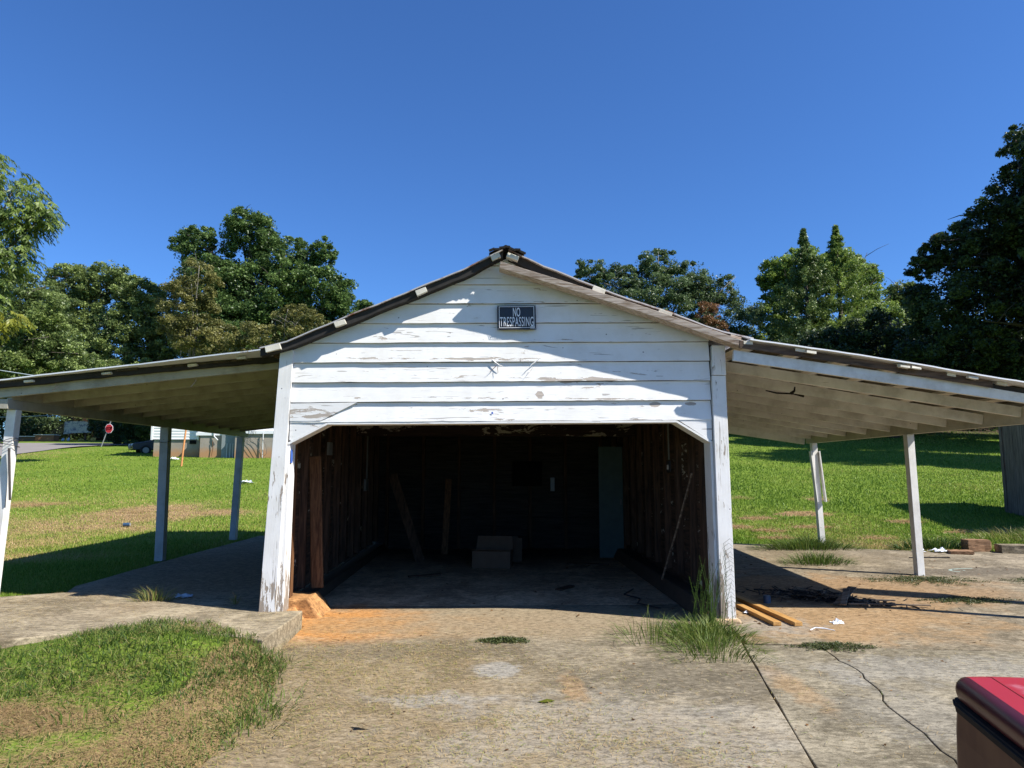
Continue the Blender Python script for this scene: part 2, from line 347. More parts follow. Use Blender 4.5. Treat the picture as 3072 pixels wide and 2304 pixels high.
M['leaf_dark'] = leafmat('dark_leaves', (0.018, 0.032, 0.012), (0.100, 0.145, 0.050), 0.25)
M['leaf_brown'] = leafmat('dead_brown_leaves', (0.087, 0.044, 0.018), (0.312, 0.168, 0.072))
M['leaf_bush'] = leafmat('glossy_bush_leaves', (0.018, 0.042, 0.013), (0.072, 0.132, 0.036), 0.15, 0.3, 0.6)

def grassmat(name):
    k = N(name)
    t = k.attr('tint')
    r = k.n.new('ShaderNodeValToRGB'); k.t.links.new(t, r.inputs[0])
    e = r.color_ramp.elements
    e[0].position = 0.0; e[0].color = (0.045, 0.105, 0.010, 1)
    e[1].position = 1.0; e[1].color = (0.50, 0.35, 0.18, 1)
    for p, c in ((0.25, (0.12, 0.215, 0.020, 1)), (0.45, (0.21, 0.29, 0.040, 1)), (0.62, (0.30, 0.30, 0.075, 1)), (0.8, (0.42, 0.31, 0.14, 1))):
        q = e.new(p); q.color = c
    k.l(r.outputs[0], k.b.inputs['Base Color']); k.b.inputs['Roughness'].default_value = 0.5
    k.b.inputs['Specular IOR Level'].default_value = 0.25
    tr = k.n.new('ShaderNodeBsdfTranslucent'); k.t.links.new(r.outputs[0], tr.inputs[0])
    mx = k.n.new('ShaderNodeMixShader'); mx.inputs[0].default_value = 0.3
    k.t.links.new(k.b.outputs[0], mx.inputs[1]); k.t.links.new(tr.outputs[0], mx.inputs[2])
    k.t.links.new(mx.outputs[0], k.out.inputs[0])
    return k.m
M['blade'] = grassmat('grass_blades')
M['blade_near'] = grassmat('coarse_grass_blades')
for e_, c_ in zip([n_ for n_ in M['blade_near'].node_tree.nodes if n_.type == 'VALTORGB'][0].color_ramp.elements, [(0.020, 0.055, 0.010), (0.065, 0.115, 0.018), (0.14, 0.19, 0.035), (0.24, 0.23, 0.075), (0.36, 0.25, 0.115), (0.46, 0.31, 0.16)]): e_.color = (*c_, 1)
k = N('lawn_ground')
dry = k.attr('dry'); far = k.noise(1.4, 5, 0.7); fn = k.noise(18, 5, 0.75)
g = k.mix(k.mr(k.ma('ADD', k.ma('MULTIPLY', far, 0.5), k.ma('MULTIPLY', fn, 0.5)), 0.35, 0.65), (0.075, 0.13, 0.014), (0.17, 0.235, 0.032))
d = k.mix(fn, (0.17, 0.115, 0.055), (0.34, 0.235, 0.125))
dm = k.mr(k.ma('ADD', dry, k.ma('MULTIPLY', k.ma('SUBTRACT', fn, 0.5), 0.5)), 0.3, 0.7)
woods = k.attr('bare')
cc = k.mix(dm, g, d)
cc = k.mix(woods, cc, k.mix(fn, (0.035, 0.028, 0.018), (0.085, 0.062, 0.038)))
k.bump(k.noise(25, 4), 0.8, 0.03)
M['lawn'] = k.done(cc, 0.95, 0.1)

# ---------------------------------------------------------------- mesh helpers
class MB:
    def __init__(s): s.v = []; s.f = []
    def add(s, vs, fs):
        o = len(s.v); s.v += [tuple(map(float, p)) for p in vs]; s.f += [tuple(i + o for i in f) for f in fs]; return s
    def hexa(s, p):      # 8 corners: bottom 4 ccw, top 4 ccw
        return s.add(p, [(3, 2, 1, 0), (4, 5, 6, 7), (0, 1, 5, 4), (1, 2, 6, 5), (2, 3, 7, 6), (3, 0, 4, 7)])
    def box(s, x0, x1, y0, y1, z0, z1):
        return s.hexa([(x0, y0, z0), (x1, y0, z0), (x1, y1, z0), (x0, y1, z0), (x0, y0, z1), (x1, y0, z1), (x1, y1, z1), (x0, y1, z1)])
    def beam(s, a, b, w, h, up=(0, 0, 1), jit=0.0):
        """square bar from a to b (centre line)"""
        a = Vector(a); b = Vector(b); d = (b - a).normalized(); up = Vector(up)
        r = d.cross(up)
        if r.length < 1e-4: r = d.cross(Vector((0, 1, 0)))
        r.normalize(); u = r.cross(d).normalized()
        j = lambda: random.uniform(-jit, jit)
        c = []
        for q in (a, b):
            for sx, sz in ((-1, -1), (1, -1), (1, 1), (-1, 1)):
                c.append(q + r * (sx * w / 2 + j()) + u * (sz * h / 2 + j()))
        return s.add(c, [(0, 1, 2, 3), (7, 6, 5, 4), (0, 4, 5, 1), (1, 5, 6, 2), (2, 6, 7, 3), (3, 7, 4, 0)])
    def tube(s, pts, rad, n=6, cap=True):
        pts = [Vector(p) for p in pts]
        if not hasattr(rad, '__len__'): rad = [rad] * len(pts)
        o = len(s.v); prev = None
        for i, p in enumerate(pts):
            d = (pts[min(i + 1, len(pts) - 1)] - pts[max(i - 1, 0)]).normalized()
            r = d.cross(Vector((0, 0, 1)) if abs(d.z) < 0.9 else Vector((0, 1, 0))).normalized(); u = r.cross(d)
            for k_ in range(n):
                a = 2 * math.pi * k_ / n
                s.v.append(tuple(p + r * math.cos(a) * rad[i] + u * math.sin(a) * rad[i]))
        for i in range(len(pts) - 1):
            for k_ in range(n):
                q = (k_ + 1) % n
                s.f.append((o + i * n + k_, o + i * n + q, o + (i + 1) * n + q, o + (i + 1) * n + k_))
        if cap:
            s.f.append(tuple(o + k_ for k_ in range(n))[::-1]); s.f.append(tuple(o + (len(pts) - 1) * n + k_ for k_ in range(n)))
        return s
    def prism_y(s, poly, y0, y1):   # polygon in XZ, extruded along Y
        n = len(poly); o = [(x, y0, z) for x, z in poly] + [(x, y1, z) for x, z in poly]
        return s.add(o, [tuple(range(n)), tuple(range(2 * n - 1, n - 1, -1))] + [((i + 1) % n, i, n + i, n + (i + 1) % n) for i in range(n)])
    def prism_z(s, poly, z0f, z1f):
        n = len(poly)
        o = [(x, y, z0f(x, y)) for x, y in poly] + [(x, y, z1f(x, y)) for x, y in poly]
        return s.add(o, [tuple(range(n - 1, -1, -1)), tuple(range(n, 2 * n))] + [(i, (i + 1) % n, n + (i + 1) % n, n + i) for i in range(n)])

def tag(o, label=None, cat=None, group=None, kind=None):
    if label: o['label'] = label
    if cat: o['category'] = cat
    if group: o['group'] = group
    if kind: o['kind'] = kind
    return o
def base(o):
    p = Vector((0, 0, 0)); q = o
    while q is not None:
        p += q.location; q = q.parent
    return p
def empty(name, loc, label, cat, group=None):
    o = bpy.data.objects.new(name, None); COL.objects.link(o); o.location = loc
    o.empty_display_size = 0.3
    return tag(o, label, cat, group)
def link(name, me, mat, parent=None):
    me.materials.append(mat)
    o = bpy.data.objects.new(name, me); COL.objects.link(o)
    if parent is not None: o.parent = parent
    return o
def build(name, mb, mat, parent=None, loc=None, smooth=False, bevel=0.0):
    """verts are given in world coordinates; the object's origin is its parent's base (or loc)"""
    off = base(parent) if parent is not None else Vector(loc or (0, 0, 0))
    me = bpy.data.meshes.new(name)
    me.from_pydata([(x - off.x, y - off.y, z - off.z) for x, y, z in mb.v], [], mb.f)
    me.update()
    if smooth:
        for p in me.polygons: p.use_smooth = True
    o = link(name, me, mat, parent)
    if parent is None: o.location = off
    if bevel:
        b = o.modifiers.new('bevel', 'BEVEL'); b.width = bevel; b.segments = 2; b.limit_method = 'ANGLE'
    return o
def np_mesh(name, V, nper, mat, tint=None, parent=None, off=(0, 0, 0), faces=None):
    """V (nfaces*nper,3) independent polygons, or faces given as index array"""
    V = np.asarray(V, np.float32) - np.asarray(off, np.float32)
    me = bpy.data.meshes.new(name)
    if faces is None:
        nf = len(V) // nper; idx = np.arange(len(V), dtype=np.int32)
    else:
        nf = len(faces); idx = np.asarray(faces, np.int32).ravel()
    me.vertices.add(len(V)); me.vertices.foreach_set('co', V.ravel())
    me.loops.add(len(idx)); me.loops.foreach_set('vertex_index', idx)
    me.polygons.add(nf); me.polygons.foreach_set('loop_start', np.arange(0, nf * nper, nper, dtype=np.int32))
    me.update(calc_edges=True)
    if tint is not None:
        a = me.attributes.new('tint', 'FLOAT', 'FACE'); a.data.foreach_set('value', np.asarray(tint, np.float32))
    o = link(name, me, mat, parent)
    if parent is None: o.location = off
    return o

def rough(o, cuts=5, amp=0.006, sc=9.0, seed=0):
    import bmesh
    from mathutils import noise as mn
    bm = bmesh.new(); bm.from_mesh(o.data)
    bmesh.ops.subdivide_edges(bm, edges=bm.edges[:], cuts=cuts, use_grid_fill=True)
    for v_ in bm.verts:
        p = v_.co * sc + Vector((seed * 7.3, 0, 0)); n_ = mn.noise_vector(p) + mn.noise_vector(p * 2.7) * .5
        v_.co += n_ * amp
    bm.to_mesh(o.data); bm.free()
    for m_ in list(o.modifiers): o.modifiers.remove(m_)
    return o

# ---------------------------------------------------------------- terrain
def H(x, y):
    x = np.asarray(x, float); y = np.asarray(y, float)
    sl = 0.078 + 0.040 * sst(-6, 8, x)
    y0 = 15.4 - 2.0 * sst(-6, 8, x)
    t = np.clip(y - y0, 0, None)
    r = np.where(t < 3, t * t / 6, t - 1.5)
    rf = np.where(r < 42, r, 42 + (r - 42) * 0.75)
    rf = np.where(rf < 70, rf, 70 + (rf - 70) * 0.25)
    z = sl * rf
    z = z + 0.10 * sst(7.0, 9.0, y) * sst(-4, -6, x) + 0.12 * sst(7.5, 13.5, y) * sst(2, 4, x)
    z = z + 0.20 * np.exp(-((x + 2.95) / 1.35) ** 2 - ((y - 6.45) / 0.85) ** 2)
    z = z + 0.10 * (fbm(x / 5, y / 5, 3, 3) - 0.5) * sst(14, 20, y)
    return z - 0.015
def inpoly(x, y, poly):
    ins = np.zeros(np.shape(x), bool); n = len(poly)
    for i in range(n):
        x1, y1 = poly[i]; x2, y2 = poly[(i + 1) % n]
        c = ((y1 > y) != (y2 > y)) & (x < (x2 - x1) * (y - y1) / (y2 - y1 + 1e-12) + x1)
        ins ^= c
    return ins
def jag(poly, step=0.35, amp=0.012, seed=0, closed=True):
    rs = random.Random(seed); out = []
    n = len(poly)
    for i in range(n if closed else n - 1):
        a = Vector(poly[i]); b = Vector(poly[(i + 1) % n]); L_ = (b - a).length; m = max(1, int(L_ / step))
        nrm = Vector((-(b - a).y, (b - a).x)) / max(L_, 1e-6)
        for q in range(m):
            p = a.lerp(b, q / m)
            if q: p = p + nrm * rs.uniform(-amp, amp)
            out.append((p.x, p.y))
    return out
JA = [(2.42, 7.50), (2.40, 7.12), (2.33, 6.69), (2.16, 5.9), (1.97, 5.0), (1.76, 3.99), (1.5, 2.8), (0.9, 0.2), (0.4, -3)]   # joint: post foot to lower right
CR = [(2.93, 6.62), (2.98, 6.46), (2.93, 6.1), (2.95, 5.85), (2.88, 5.6), (2.80, 5.2), (2.70, 4.95), (2.66, 4.6), (2.58, 4.2), (2.50, 3.6), (2.2, 1.5), (2.0, -3)]
HJ = [(2.38, 6.72), (2.93, 6.66), (3.6, 6.50), (4.66, 6.35), (7, 6.1), (13, 5.6)]
g = 0.008
P_main = [(-1.90, 7.60), (-2.30, 7.60), (-2.30, 8.62), (2.6, 8.62), (2.6, 7.52)] + [(x - g, y) for x, y in jag(JA, 0.3, 0.010, 3, False)] + [(-3.5, -3), (-2.4, 1.0), (-1.55, 3.9), (-1.6, 5.6), (-1.85, 6.3)]
P_r1 = [(x + g, y) for x, y in jag(JA[2:], 0.3, 0.010, 4, False)] + [(0.4 + g, -3), (2.0 - g * 0.5, -3)] + [(x - 0.005, y) for x, y in jag(CR[::-1], 0.12, 0.016, 5, False)][1:] + [(2.93, 6.62), (2.36, 6.68)]
P_r2 = [(x + 0.005, y) for x, y in jag(CR, 0.12, 0.016, 5, False)][1:] + [(2.0, -3), (14, -3), (13, 5.6 - g)] + [(x, y - g) for x, y in HJ[::-1][1:-1]]
# the crack's two lips must match: rebuild with one shared jagged line
crj = jag(CR, 0.12, 0.018, 5, False) + [CR[-1]]
P_r1 = [(x + g, y) for x, y in jag(JA[2:], 0.3, 0.010, 4, False)] + [(0.4 + g, -3)] + [(x - 0.005, y) for x, y in crj[::-1]] + [(2.36, 6.67)]
P_r2 = [(x + 0.005, y) for x, y in crj] + [(14, -3), (13, 5.58)] + [(x, y - g) for x, y in [(7, 6.1), (4.66, 6.35), (3.6, 6.50)]]
P_r3 = [(x, y + g) for x, y in jag(HJ, 0.35, 0.012, 8, False)] + [(13, 5.62), (13, 12.4), (10.5, 12.9), (8.2, 12.75), (7.0, 13.2), (5.6, 13.9), (4.2, 14.2), (2.62, 14.3), (2.62, 7.5), (2.46, 7.45)]
P_slabB = [(-2.32, 9.15), (-2.32, 15.6), (-5.1, 16.2), (-5.22, 12.5), (-5.25, 9.4), (-5.05, 8.82), (-3.9, 8.78)]
P_slabF = [(-1.93, 7.62), (-2.30, 7.62), (-2.32, 9.12), (-3.88, 8.75), (-5.05, 8.79), (-5.55, 8.55), (-6.6, 8.15), (-9, 7.9), (-9, 5.2), (-6, 5.75), (-4.6, 6.2), (-3.8, 6.65), (-3.0, 6.8), (-2.3, 6.55), (-1.95, 6.38)]
P_floor = [(-2.3, 8.625), (2.6, 8.625), (2.6, 14.7), (-2.3, 14.7)]
def zs(x, y): return 0.0
def z3(x, y): return max(0.0, 0.02 * (y - 7.0))
def zl(x, y): return 0.145 if y > 6.9 else 0.12 + 0.025 * (y - 4.9) / 2.0

def axis_vals(lo, a, b, hi, d):
    mid = list(np.arange(a, b + 1e-6, d)); out = mid[:]
    s_ = d; p = b
    while p < hi: s_ = min(s_ * 1.22, 30); p += s_; out.append(p)
    s_ = d; p = a
    while p > lo: s_ = min(s_ * 1.22, 30); p -= s_; out.insert(0, p)
    return np.array(out)
xs = axis_vals(-700, -10, 12, 700, 0.16); ys = axis_vals(-250, 2, 18, 1200, 0.16)
GX, GY = np.meshgrid(xs, ys)
GZ = H(GX, GY)
inside = np.zeros(GX.shape, bool)
for P in (P_main, P_r1, P_r2, P_r3, P_slabB, P_slabF, P_floor): inside |= inpoly(GX, GY, P)
GZ = np.where(inside, GZ - 0.22, GZ)
GZ = np.where((GX > -1.75) & (GY < 7.6), np.minimum(GZ, -0.06), GZ)
GZ = np.where((GX > 2.3) & (GX < 13.2) & (GY < 12.3), np.minimum(GZ, -0.06), GZ)
GZ = np.where((np.abs(GX) < 2.8) & (GY < 15) & (GY > 7), np.minimum(GZ, -0.2), GZ)
def drymask(x, y):
    """brown, worn or straw-covered parts of the lawn"""
    x = np.asarray(x, float); y = np.asarray(y, float); d = np.zeros(x.shape)
    for cx, cy, rx, ry, w in [(-9.6, 20.5, 2.3, 2.2, 1.0), (-9.2, 17.8, 1.3, 1.0, 0.75), (-8.0, 20.6, 1.6, 1.0, 0.9), (-14.5, 22.2, 3.2, 1.2, 0.7), (-7.9, 12.6, 1.6, 1.2, 0.55),
                              (-12.5, 15.5, 5.5, 6, 0.62), (-12, 21, 7, 5, 0.42), (6.2, 16.6, 4.5, 2.2, 0.25), (8.4, 13.8, 2.5, 1.2, 0.5), (14, 15.2, 5.5, 2.2, 0.45),
                              (-3.1, 4.85, 1.3, 0.45, 1.0), (-2.3, 4.25, 1.0, 0.4, 0.8), (-1.4, 4.0, 0.4, 1.2, 0.5), (-2.2, 5.9, 0.5, .25, .7), (-4.2, 5.4, 0.9, 0.3, 0.7), (-30, 50, 2.5, 6, 0.8), (-31, 45, 3, 3, 0.8)]:
        d = np.maximum(d, w * np.clip(1.35 - np.sqrt(((x - cx) / rx) ** 2 + ((y - cy) / ry) ** 2), 0, 1))
    n = fbm(x * 1.1, y * 0.8, 11, 5)
    return np.clip(d * (0.55 + 1.1 * (n - 0.25)) + 0.25 * (fbm(x / 3, y / 3, 17, 3) - 0.5) * 2, 0, 1)
DR = drymask(GX, GY)
DR = np.where((GX > -2.2) & (GX < 2.7) & (GY < 7.5), 0.9, DR)
for (cx, cy, rx) in [(4.4, 17.7, .9), (6.5, 17.4, .5), (7.9, 17.9, .8), (5.6, 16.4, .5), (6.2, 15.9, .45), (7.4, 16.3, .5), (6.0, 15.0, .5), (8.1, 14.9, .5), (9.9, 16.9, .5), (10.4, 15.6, .45), (11.3, 15.7, .4), (7.1, 20.3, .45), (3.4, 18.6, .8), (9.3, 20.2, .5)]:
    DR = np.maximum(DR, 0.8 * (((GX - cx) / rx) ** 2 + ((GY - cy) / (rx * .45)) ** 2 < 1))
BARE = np.clip(sst(46, 50, GY + 1.5 * fbm(GX / 3, GY / 3, 5) * 2) * sst(0, 8, GX) + sst(88, 92, GY), 0, 1)
ny, nx = GX.shape
V = np.stack([GX.ravel(), GY.ravel(), GZ.ravel()], 1)
ii = np.arange(ny * nx).reshape(ny, nx)
F = np.stack([ii[:-1, :-1].ravel(), ii[:-1, 1:].ravel(), ii[1:, 1:].ravel(), ii[1:, :-1].ravel()], 1)
ground = np_mesh('ground', V, 4, M['lawn'], faces=F)
for nm, arr in (('dry', DR), ('bare', BARE)):
    a = ground.data.attributes.new(nm, 'FLOAT', 'POINT'); a.data.foreach_set('value', arr.ravel().astype(np.float32))
ground.data.polygons.foreach_set('use_smooth', np.ones(len(F), bool))
tag(ground, 'grassy ground rising gently behind the garage, worn brown in patches', kind='structure')

# ---------------------------------------------------------------- slabs, floor, road
def slab_obj(name, poly, zf, mat, label, parent=None, th=0.16, grid=None):
    o = build(name, MB().prism_z(poly, lambda x, y: zf(x, y) - th, zf), mat, parent, bevel=0.006)
    if parent is None: tag(o, label, kind='structure')
    return o
drv = bpy.data.objects.new('driveway', None); COL.objects.link(drv)
tag(drv, 'old stained concrete driveway with a wide joint and a crooked crack', kind='structure')
def ccw(p):
    a = sum(p[i][0] * p[(i + 1) % len(p)][1] - p[(i + 1) % len(p)][0] * p[i][1] for i in range(len(p)))
    return p if a > 0 else p[::-1]
slab_obj('slab', ccw(P_main), zs, M['drive'], None, drv)
slab_obj('slab', ccw(P_r1), zs, M['drive2'], None, drv)
slab_obj('slab', ccw(P_r2), zs, M['drive2'], None, drv)
P3a = ccw(P_r3)
o = build('slab', MB().prism_z(P3a, lambda x, y: z3(x, y) - 0.16, z3), M['drive3'], drv, bevel=0.006)
pave = bpy.data.objects.new('pavement', None); COL.objects.link(pave)
tag(pave, 'raised concrete pad in two pours running under the left lean-to', kind='structure')
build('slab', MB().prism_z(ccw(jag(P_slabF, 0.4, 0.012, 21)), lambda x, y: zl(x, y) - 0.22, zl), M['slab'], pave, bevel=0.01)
build('slab', MB().prism_z(ccw(jag(P_slabB, 0.4, 0.012, 22)), lambda x, y: -0.1, lambda x, y: 0.125), M['slab'], pave, bevel=0.01)
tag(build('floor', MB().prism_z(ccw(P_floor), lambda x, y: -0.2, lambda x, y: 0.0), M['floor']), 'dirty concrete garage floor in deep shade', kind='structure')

def drape(name, rows, mat, label, lift=0.05):
    """strip following the ground between pairs of edge points"""
    V_ = []; F_ = []; nseg = 10
    pts = []
    for (a, b) in rows: pts.append((a, b))
    fine = []
    for i in range(len(pts) - 1):
        for q in range(8):
            t = q / 8
            fine.append((Vector(pts[i][0]).lerp(Vector(pts[i + 1][0]), t), Vector(pts[i][1]).lerp(Vector(pts[i + 1][1]), t)))
    fine.append((Vector(pts[-1][0]), Vector(pts[-1][1])))
    for a, b in fine:
        for q in range(nseg + 1):
            p = a.lerp(b, q / nseg); V_.append((p.x, p.y, float(H(p.x, p.y)) + lift))
    for i in range(len(fine) - 1):
        for q in range(nseg):
            o_ = i * (nseg + 1) + q
            F_.append((o_, o_ + 1, o_ + nseg + 2, o_ + nseg + 1))
    mb = MB(); mb.add(V_, F_)
    o = build(name, mb, mat, smooth=True)
    tag(o, label, kind='structure'); return o
drape('road', [((-75, 34), (-29.5, 36)), ((-75, 44), (-30.8, 46)), ((-75, 54), (-33.0, 56)), ((-75, 60), (-33.3, 61.5)), ((-75, 64.5), (-30, 66.5)), ((-75, 69), (-22, 69.5))], M['asphalt'], 'pale worn road passing beyond the left lawn', 0.06)

# ---------------------------------------------------------------- GARAGE
gar = empty('garage', (0.1, 7.6, 0), 'old white clapboard garage with open front and low lean-to roofs on both sides', 'garage')
def roofz_front(x):     # underside line of the gable at the front wall
    L_ = [(-2.45, 2.83), (-2.14, 2.93), (-1.59, 3.17), (-0.77, 3.52), (-0.29, 3.70), (0.14, 3.93), (0.57, 3.78), (1.08, 3.58), (1.47, 3.44), (1.92, 3.29), (2.5, 3.07), (2.8, 2.96)]
    return float(np.interp(x, [p[0] for p in L_], [p[1] for p in L_])) - 0.035
build('wall_notice', MB().box(0.45, 1.05, 14.46, 14.49, 1.25, 1.75), M['void'], gar)
build('hanging_cloth', MB().box(1.22, 1.30, 14.44, 14.47, 1.15, 1.42), M['denim'], gar)
# clapboards, lapped: lower edge proud, upper edge tucked back
exp_ = 0.214
def clap(zc, zt, x0, x1, tilt, clipfn=None, seed=0, name='clapboard'):
    rs = random.Random(seed); n = max(2, int((x1 - x0) / 0.10)); X = [x0 + (x1 - x0) * i / n for i in range(n + 1)]
    lo = []; hi = []
    off = 0
    for i, x in enumerate(X):
        off = 0.7 * off + rs.uniform(-0.0022, 0.0022)
        b = zc + tilt * x + off; t = zt + tilt * x - 0.0055
        if clipfn: t = min(t, clipfn(x))
        t = max(t, b + 0.002)
        lo.append(b); hi.append(t)
    v = []; f = []
    bow = rs.uniform(-0.004, 0.004)
    for i, x in enumerate(X):
        w = bow * math.sin(i / n * math.pi * 2) + rs.uniform(-0.0012, 0.0012)
        fr = (hi[i] - lo[i]) / max(zt - zc, 1e-3)
        yb = 7.570 + w; yt = 7.570 + 0.030 * fr
        v += [(x, yb, lo[i]), (x, yt, hi[i]), (x, yt + 0.02, hi[i]), (x, yb + 0.024, lo[i])]
    for i in range(n):
        a = 4 * i; b = a + 4
        f += [(a, b, b + 1, a + 1), (a + 1, b + 1, b + 2, a + 2), (a + 2, b + 2, b + 3, a + 3), (a + 3, b + 3, b, a)]
    f += [(0, 1, 2, 3), (4 * n + 3, 4 * n + 2, 4 * n + 1, 4 * n)]
    mb = MB(); mb.add(v, f); return build(name, mb, M['clap'], gar)
tilt = 0.009
for kx in range(9):
    z0 = 2.105 + exp_ * kx - 0.0012; z1 = z0 + exp_
    # width allowed by the slopes
    xa, xb = -2.12, 2.385
    X = np.linspace(-2.12, 2.385, 300); ok = np.array([roofz_front(x) > z0 + tilt * x + 0.01 for x in X])
    if not ok.any(): continue
    xa = X[ok][0]; xb = X[ok][-1]
    clap(z0, z1, xa + random.uniform(0, .006), xb - random.uniform(0, .006), tilt, roofz_front, 40 + kx)
build('dark_backing', MB().prism_y([(-2.2, 2.10), (2.45, 2.12), (2.45, 2.93), (0.14, 3.85), (-2.2, 2.86)], 7.625, 7.64), M['void'], gar)  # black sheet added behind the boards to paint shade into the lap cracks
# short boards beside the cut corners
build('clapboard', MB().prism_y([(-2.12, 1.90), (-2.09, 1.885), (-1.735, 2.088), (-2.12, 2.084)], 7.579, 7.605), M['clap'], gar)
build('clapboard', MB().prism_y([(2.36, 1.905), (2.385, 1.905), (2.385, 2.128), (2.02, 2.124)], 7.579, 7.605), M['clap'], gar)
# a split repair piece at the lower left end
build('patch_board', MB().prism_y([(-2.12, 2.10), (-1.80, 2.102), (-1.42, 2.30), (-2.12, 2.285)], 7.566, 7.578), M['clap'], gar)
# opening liner: soffit and diagonals, two jambs
build('opening_liner', MB().hexa([(-1.72, 7.572, 2.065), (2.0, 7.572, 2.095), (2.0, 7.80, 2.095), (-1.72, 7.80, 2.065), (-1.72, 7.572, 2.087), (2.0, 7.572, 2.118), (2.0, 7.80, 2.118), (-1.72, 7.80, 2.087)]), M['clap'], gar)
build('corner_brace', MB().beam((-2.13, 7.686, 1.862), (-1.72, 7.686, 2.078), 0.226, 0.022, (0, 0, 1)), M['clap'], gar)
build('corner_brace', MB().beam((2.0, 7.686, 2.108), (2.375, 7.686, 1.882), 0.226, 0.022, (0, 0, 1)), M['clap'], gar)
def taper(poly_b, poly_t):  # lists of 4 (x,y,z)
    return MB().hexa(poly_b + poly_t)
def post_hex(x0b, x1b, x0t, x1t, y0, y1, zb, zt):
    return [(x0b, y0, zb), (x1b, y0, zb), (x1b, y1, zb), (x0b, y1, zb), (x0t, y0, zt), (x1t, y0, zt), (x1t, y1, zt), (x0t, y1, zt)]
build('corner_board', MB().hexa(post_hex(-2.365, -2.195, -2.245, -2.105, 7.555, 7.70, 0.06, 2.86)), M['post'], gar, bevel=0.004)
build('door_jamb', MB().hexa(post_hex(-2.19, -2.125, -2.148, -2.112, 7.585, 7.80, 0.09, 1.875)), M['post'], gar, bevel=0.003)
build('corner_board', MB().hexa(post_hex(2.405, 2.565, 2.395, 2.545, 7.545, 7.70, 0.02, 2.60)), M['post'], gar, bevel=0.004)
build('corner_board', MB().hexa(post_hex(2.400, 2.548, 2.405, 2.545, 7.535, 7.68, 2.605, 2.93)), M['post'], gar, bevel=0.003)
build('door_jamb', MB().hexa(post_hex(2.375, 2.404, 2.365, 2.394, 7.59, 7.82, 0.02, 1.90)), M['post'], gar, bevel=0.003)
rough(build('footing', MB().hexa(post_hex(-2.36, -1.98, -2.30, -2.10, 7.50, 8.02, -0.02, 0.12)), M['footing'], gar, smooth=True), 9, .016, 7)
rough(build('footing', MB().hexa(post_hex(-2.32, -1.80, -2.30, -1.98, 7.95, 8.5, -0.02, 0.19)), M['footing'], gar, smooth=True), 10, .020, 6, 2)
build('footing', MB().hexa(post_hex(2.30, 2.62, 2.34, 2.60, 7.5, 7.85, -0.02, 0.05)), M['floor'], gar, bevel=0.02)
# inner low curbs
M['curb'] = flat('dirty_brown_curb', (0.07, 0.052, 0.038), 0.9, 0.1)
build('curb', MB().hexa(post_hex(-2.3, -2.06, -2.3, -2.1, 8.52, 14.5, 0.005, 0.12)), M['curb'], gar, bevel=0.02)
build('curb', MB().hexa(post_hex(2.22, 2.5, 2.3, 2.5, 8.0, 14.5, 0.005, 0.17)), M['curb'], gar, bevel=0.02)

# side and back walls (horizontal boards seen from inside between studs)
for side, X0 in (('L', -2.30), ('R', 2.50)):
    for kx in range(13):
        z0 = 0.16 + 0.215 * kx
        y0 = 7.705
        jj = random.uniform(-0.004, 0.004)
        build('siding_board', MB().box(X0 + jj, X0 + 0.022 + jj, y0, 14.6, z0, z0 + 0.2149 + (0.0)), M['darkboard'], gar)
    for kx in range(11):
        y = 8.05 + 0.6 * kx + random.uniform(-0.05, 0.05)
        if side == 'L': xx0, xx1 = X0 + 0.024, X0 + 0.115
        else: xx0, xx1 = X0 - 0.092, X0 - 0.002
        m_ = M['brownwood'] if (side == 'L' and kx == 0) else M['darkwood']
        zb = 0.20 if side == 'L' else 0.25
        build('stud', MB().box(xx0, xx1, y, y + (0.11 if kx == 0 else 0.05), zb, 2.82), m_, gar)
    build('wall_plate', MB().box(min(X0 + 0.02, X0 - 0.10), max(X0 + 0.12, X0), 7.84, 14.55, 2.83, 2.92), M['darkwood'], gar)
for kx in range(19):
    z0 = 0.0 + 0.2 * kx
    hw = 2.4 if z0 < 2.8 else max(0.1, 2.4 - (z0 - 2.8) * 2.35)
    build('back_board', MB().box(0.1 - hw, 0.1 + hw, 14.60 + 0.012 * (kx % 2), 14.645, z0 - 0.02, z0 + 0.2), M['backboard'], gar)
for kx in range(7):
    x = -2.1 + kx * 0.72
    build('stud', MB().box(x, x + 0.06, 14.50, 14.59, 0.005, 2.8), M['darkwood'], gar)
# ties and ceiling joists
for kx in range(6):
    y = 8.6 + kx * 1.12
    build('ceiling_joist', MB().box(-2.27, 2.47, y, y + 0.05, 2.66, 2.82), M['darkwood'], gar)
build('tie_beam', MB().box(-2.27, 2.47, 11.9, 11.98, 2.14, 2.42), M['smear'], gar)
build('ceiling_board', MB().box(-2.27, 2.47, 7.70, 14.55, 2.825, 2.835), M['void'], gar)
# leaning interior timber, door, conduit, boxes fixed to the wall
build('brace_timber', MB().beam((-2.02, 8.62, 0.21), (-2.12, 8.72, 1.75), 0.14, 0.05, (0, 1, 0)), M['brownwood'], gar, bevel=0.012)
dr = build('door', MB().box(1.98, 2.42, 13.0, 13.04, 0.01, 2.0), M['green_door'], gar)
build('door_edge', MB().box(2.425, 2.46, 12.99, 13.05, 0.01, 2.0), M['brownwood'], dr)
build('handle', MB().box(2.36, 2.39, 12.965, 12.995, 0.95, 1.05), M['metalbox'], dr)
jb = build('junction_box', MB().box(2.375, 2.40, 9.42, 9.55, 1.55, 1.70), M['blackplastic'], gar)
build('cover_plate', MB().box(2.366, 2.374, 9.455, 9.515, 1.59, 1.65), M['whiteplastic'], jb)
build('conduit', MB().tube([(2.39, 9.48, 1.72), (2.39, 9.48, 2.8)], 0.012, 6), M['metalbox'], gar)
build('junction_box', MB().box(-2.17, -2.14, 9.55, 9.75, 1.78, 1.95), M['metalbox'], gar)
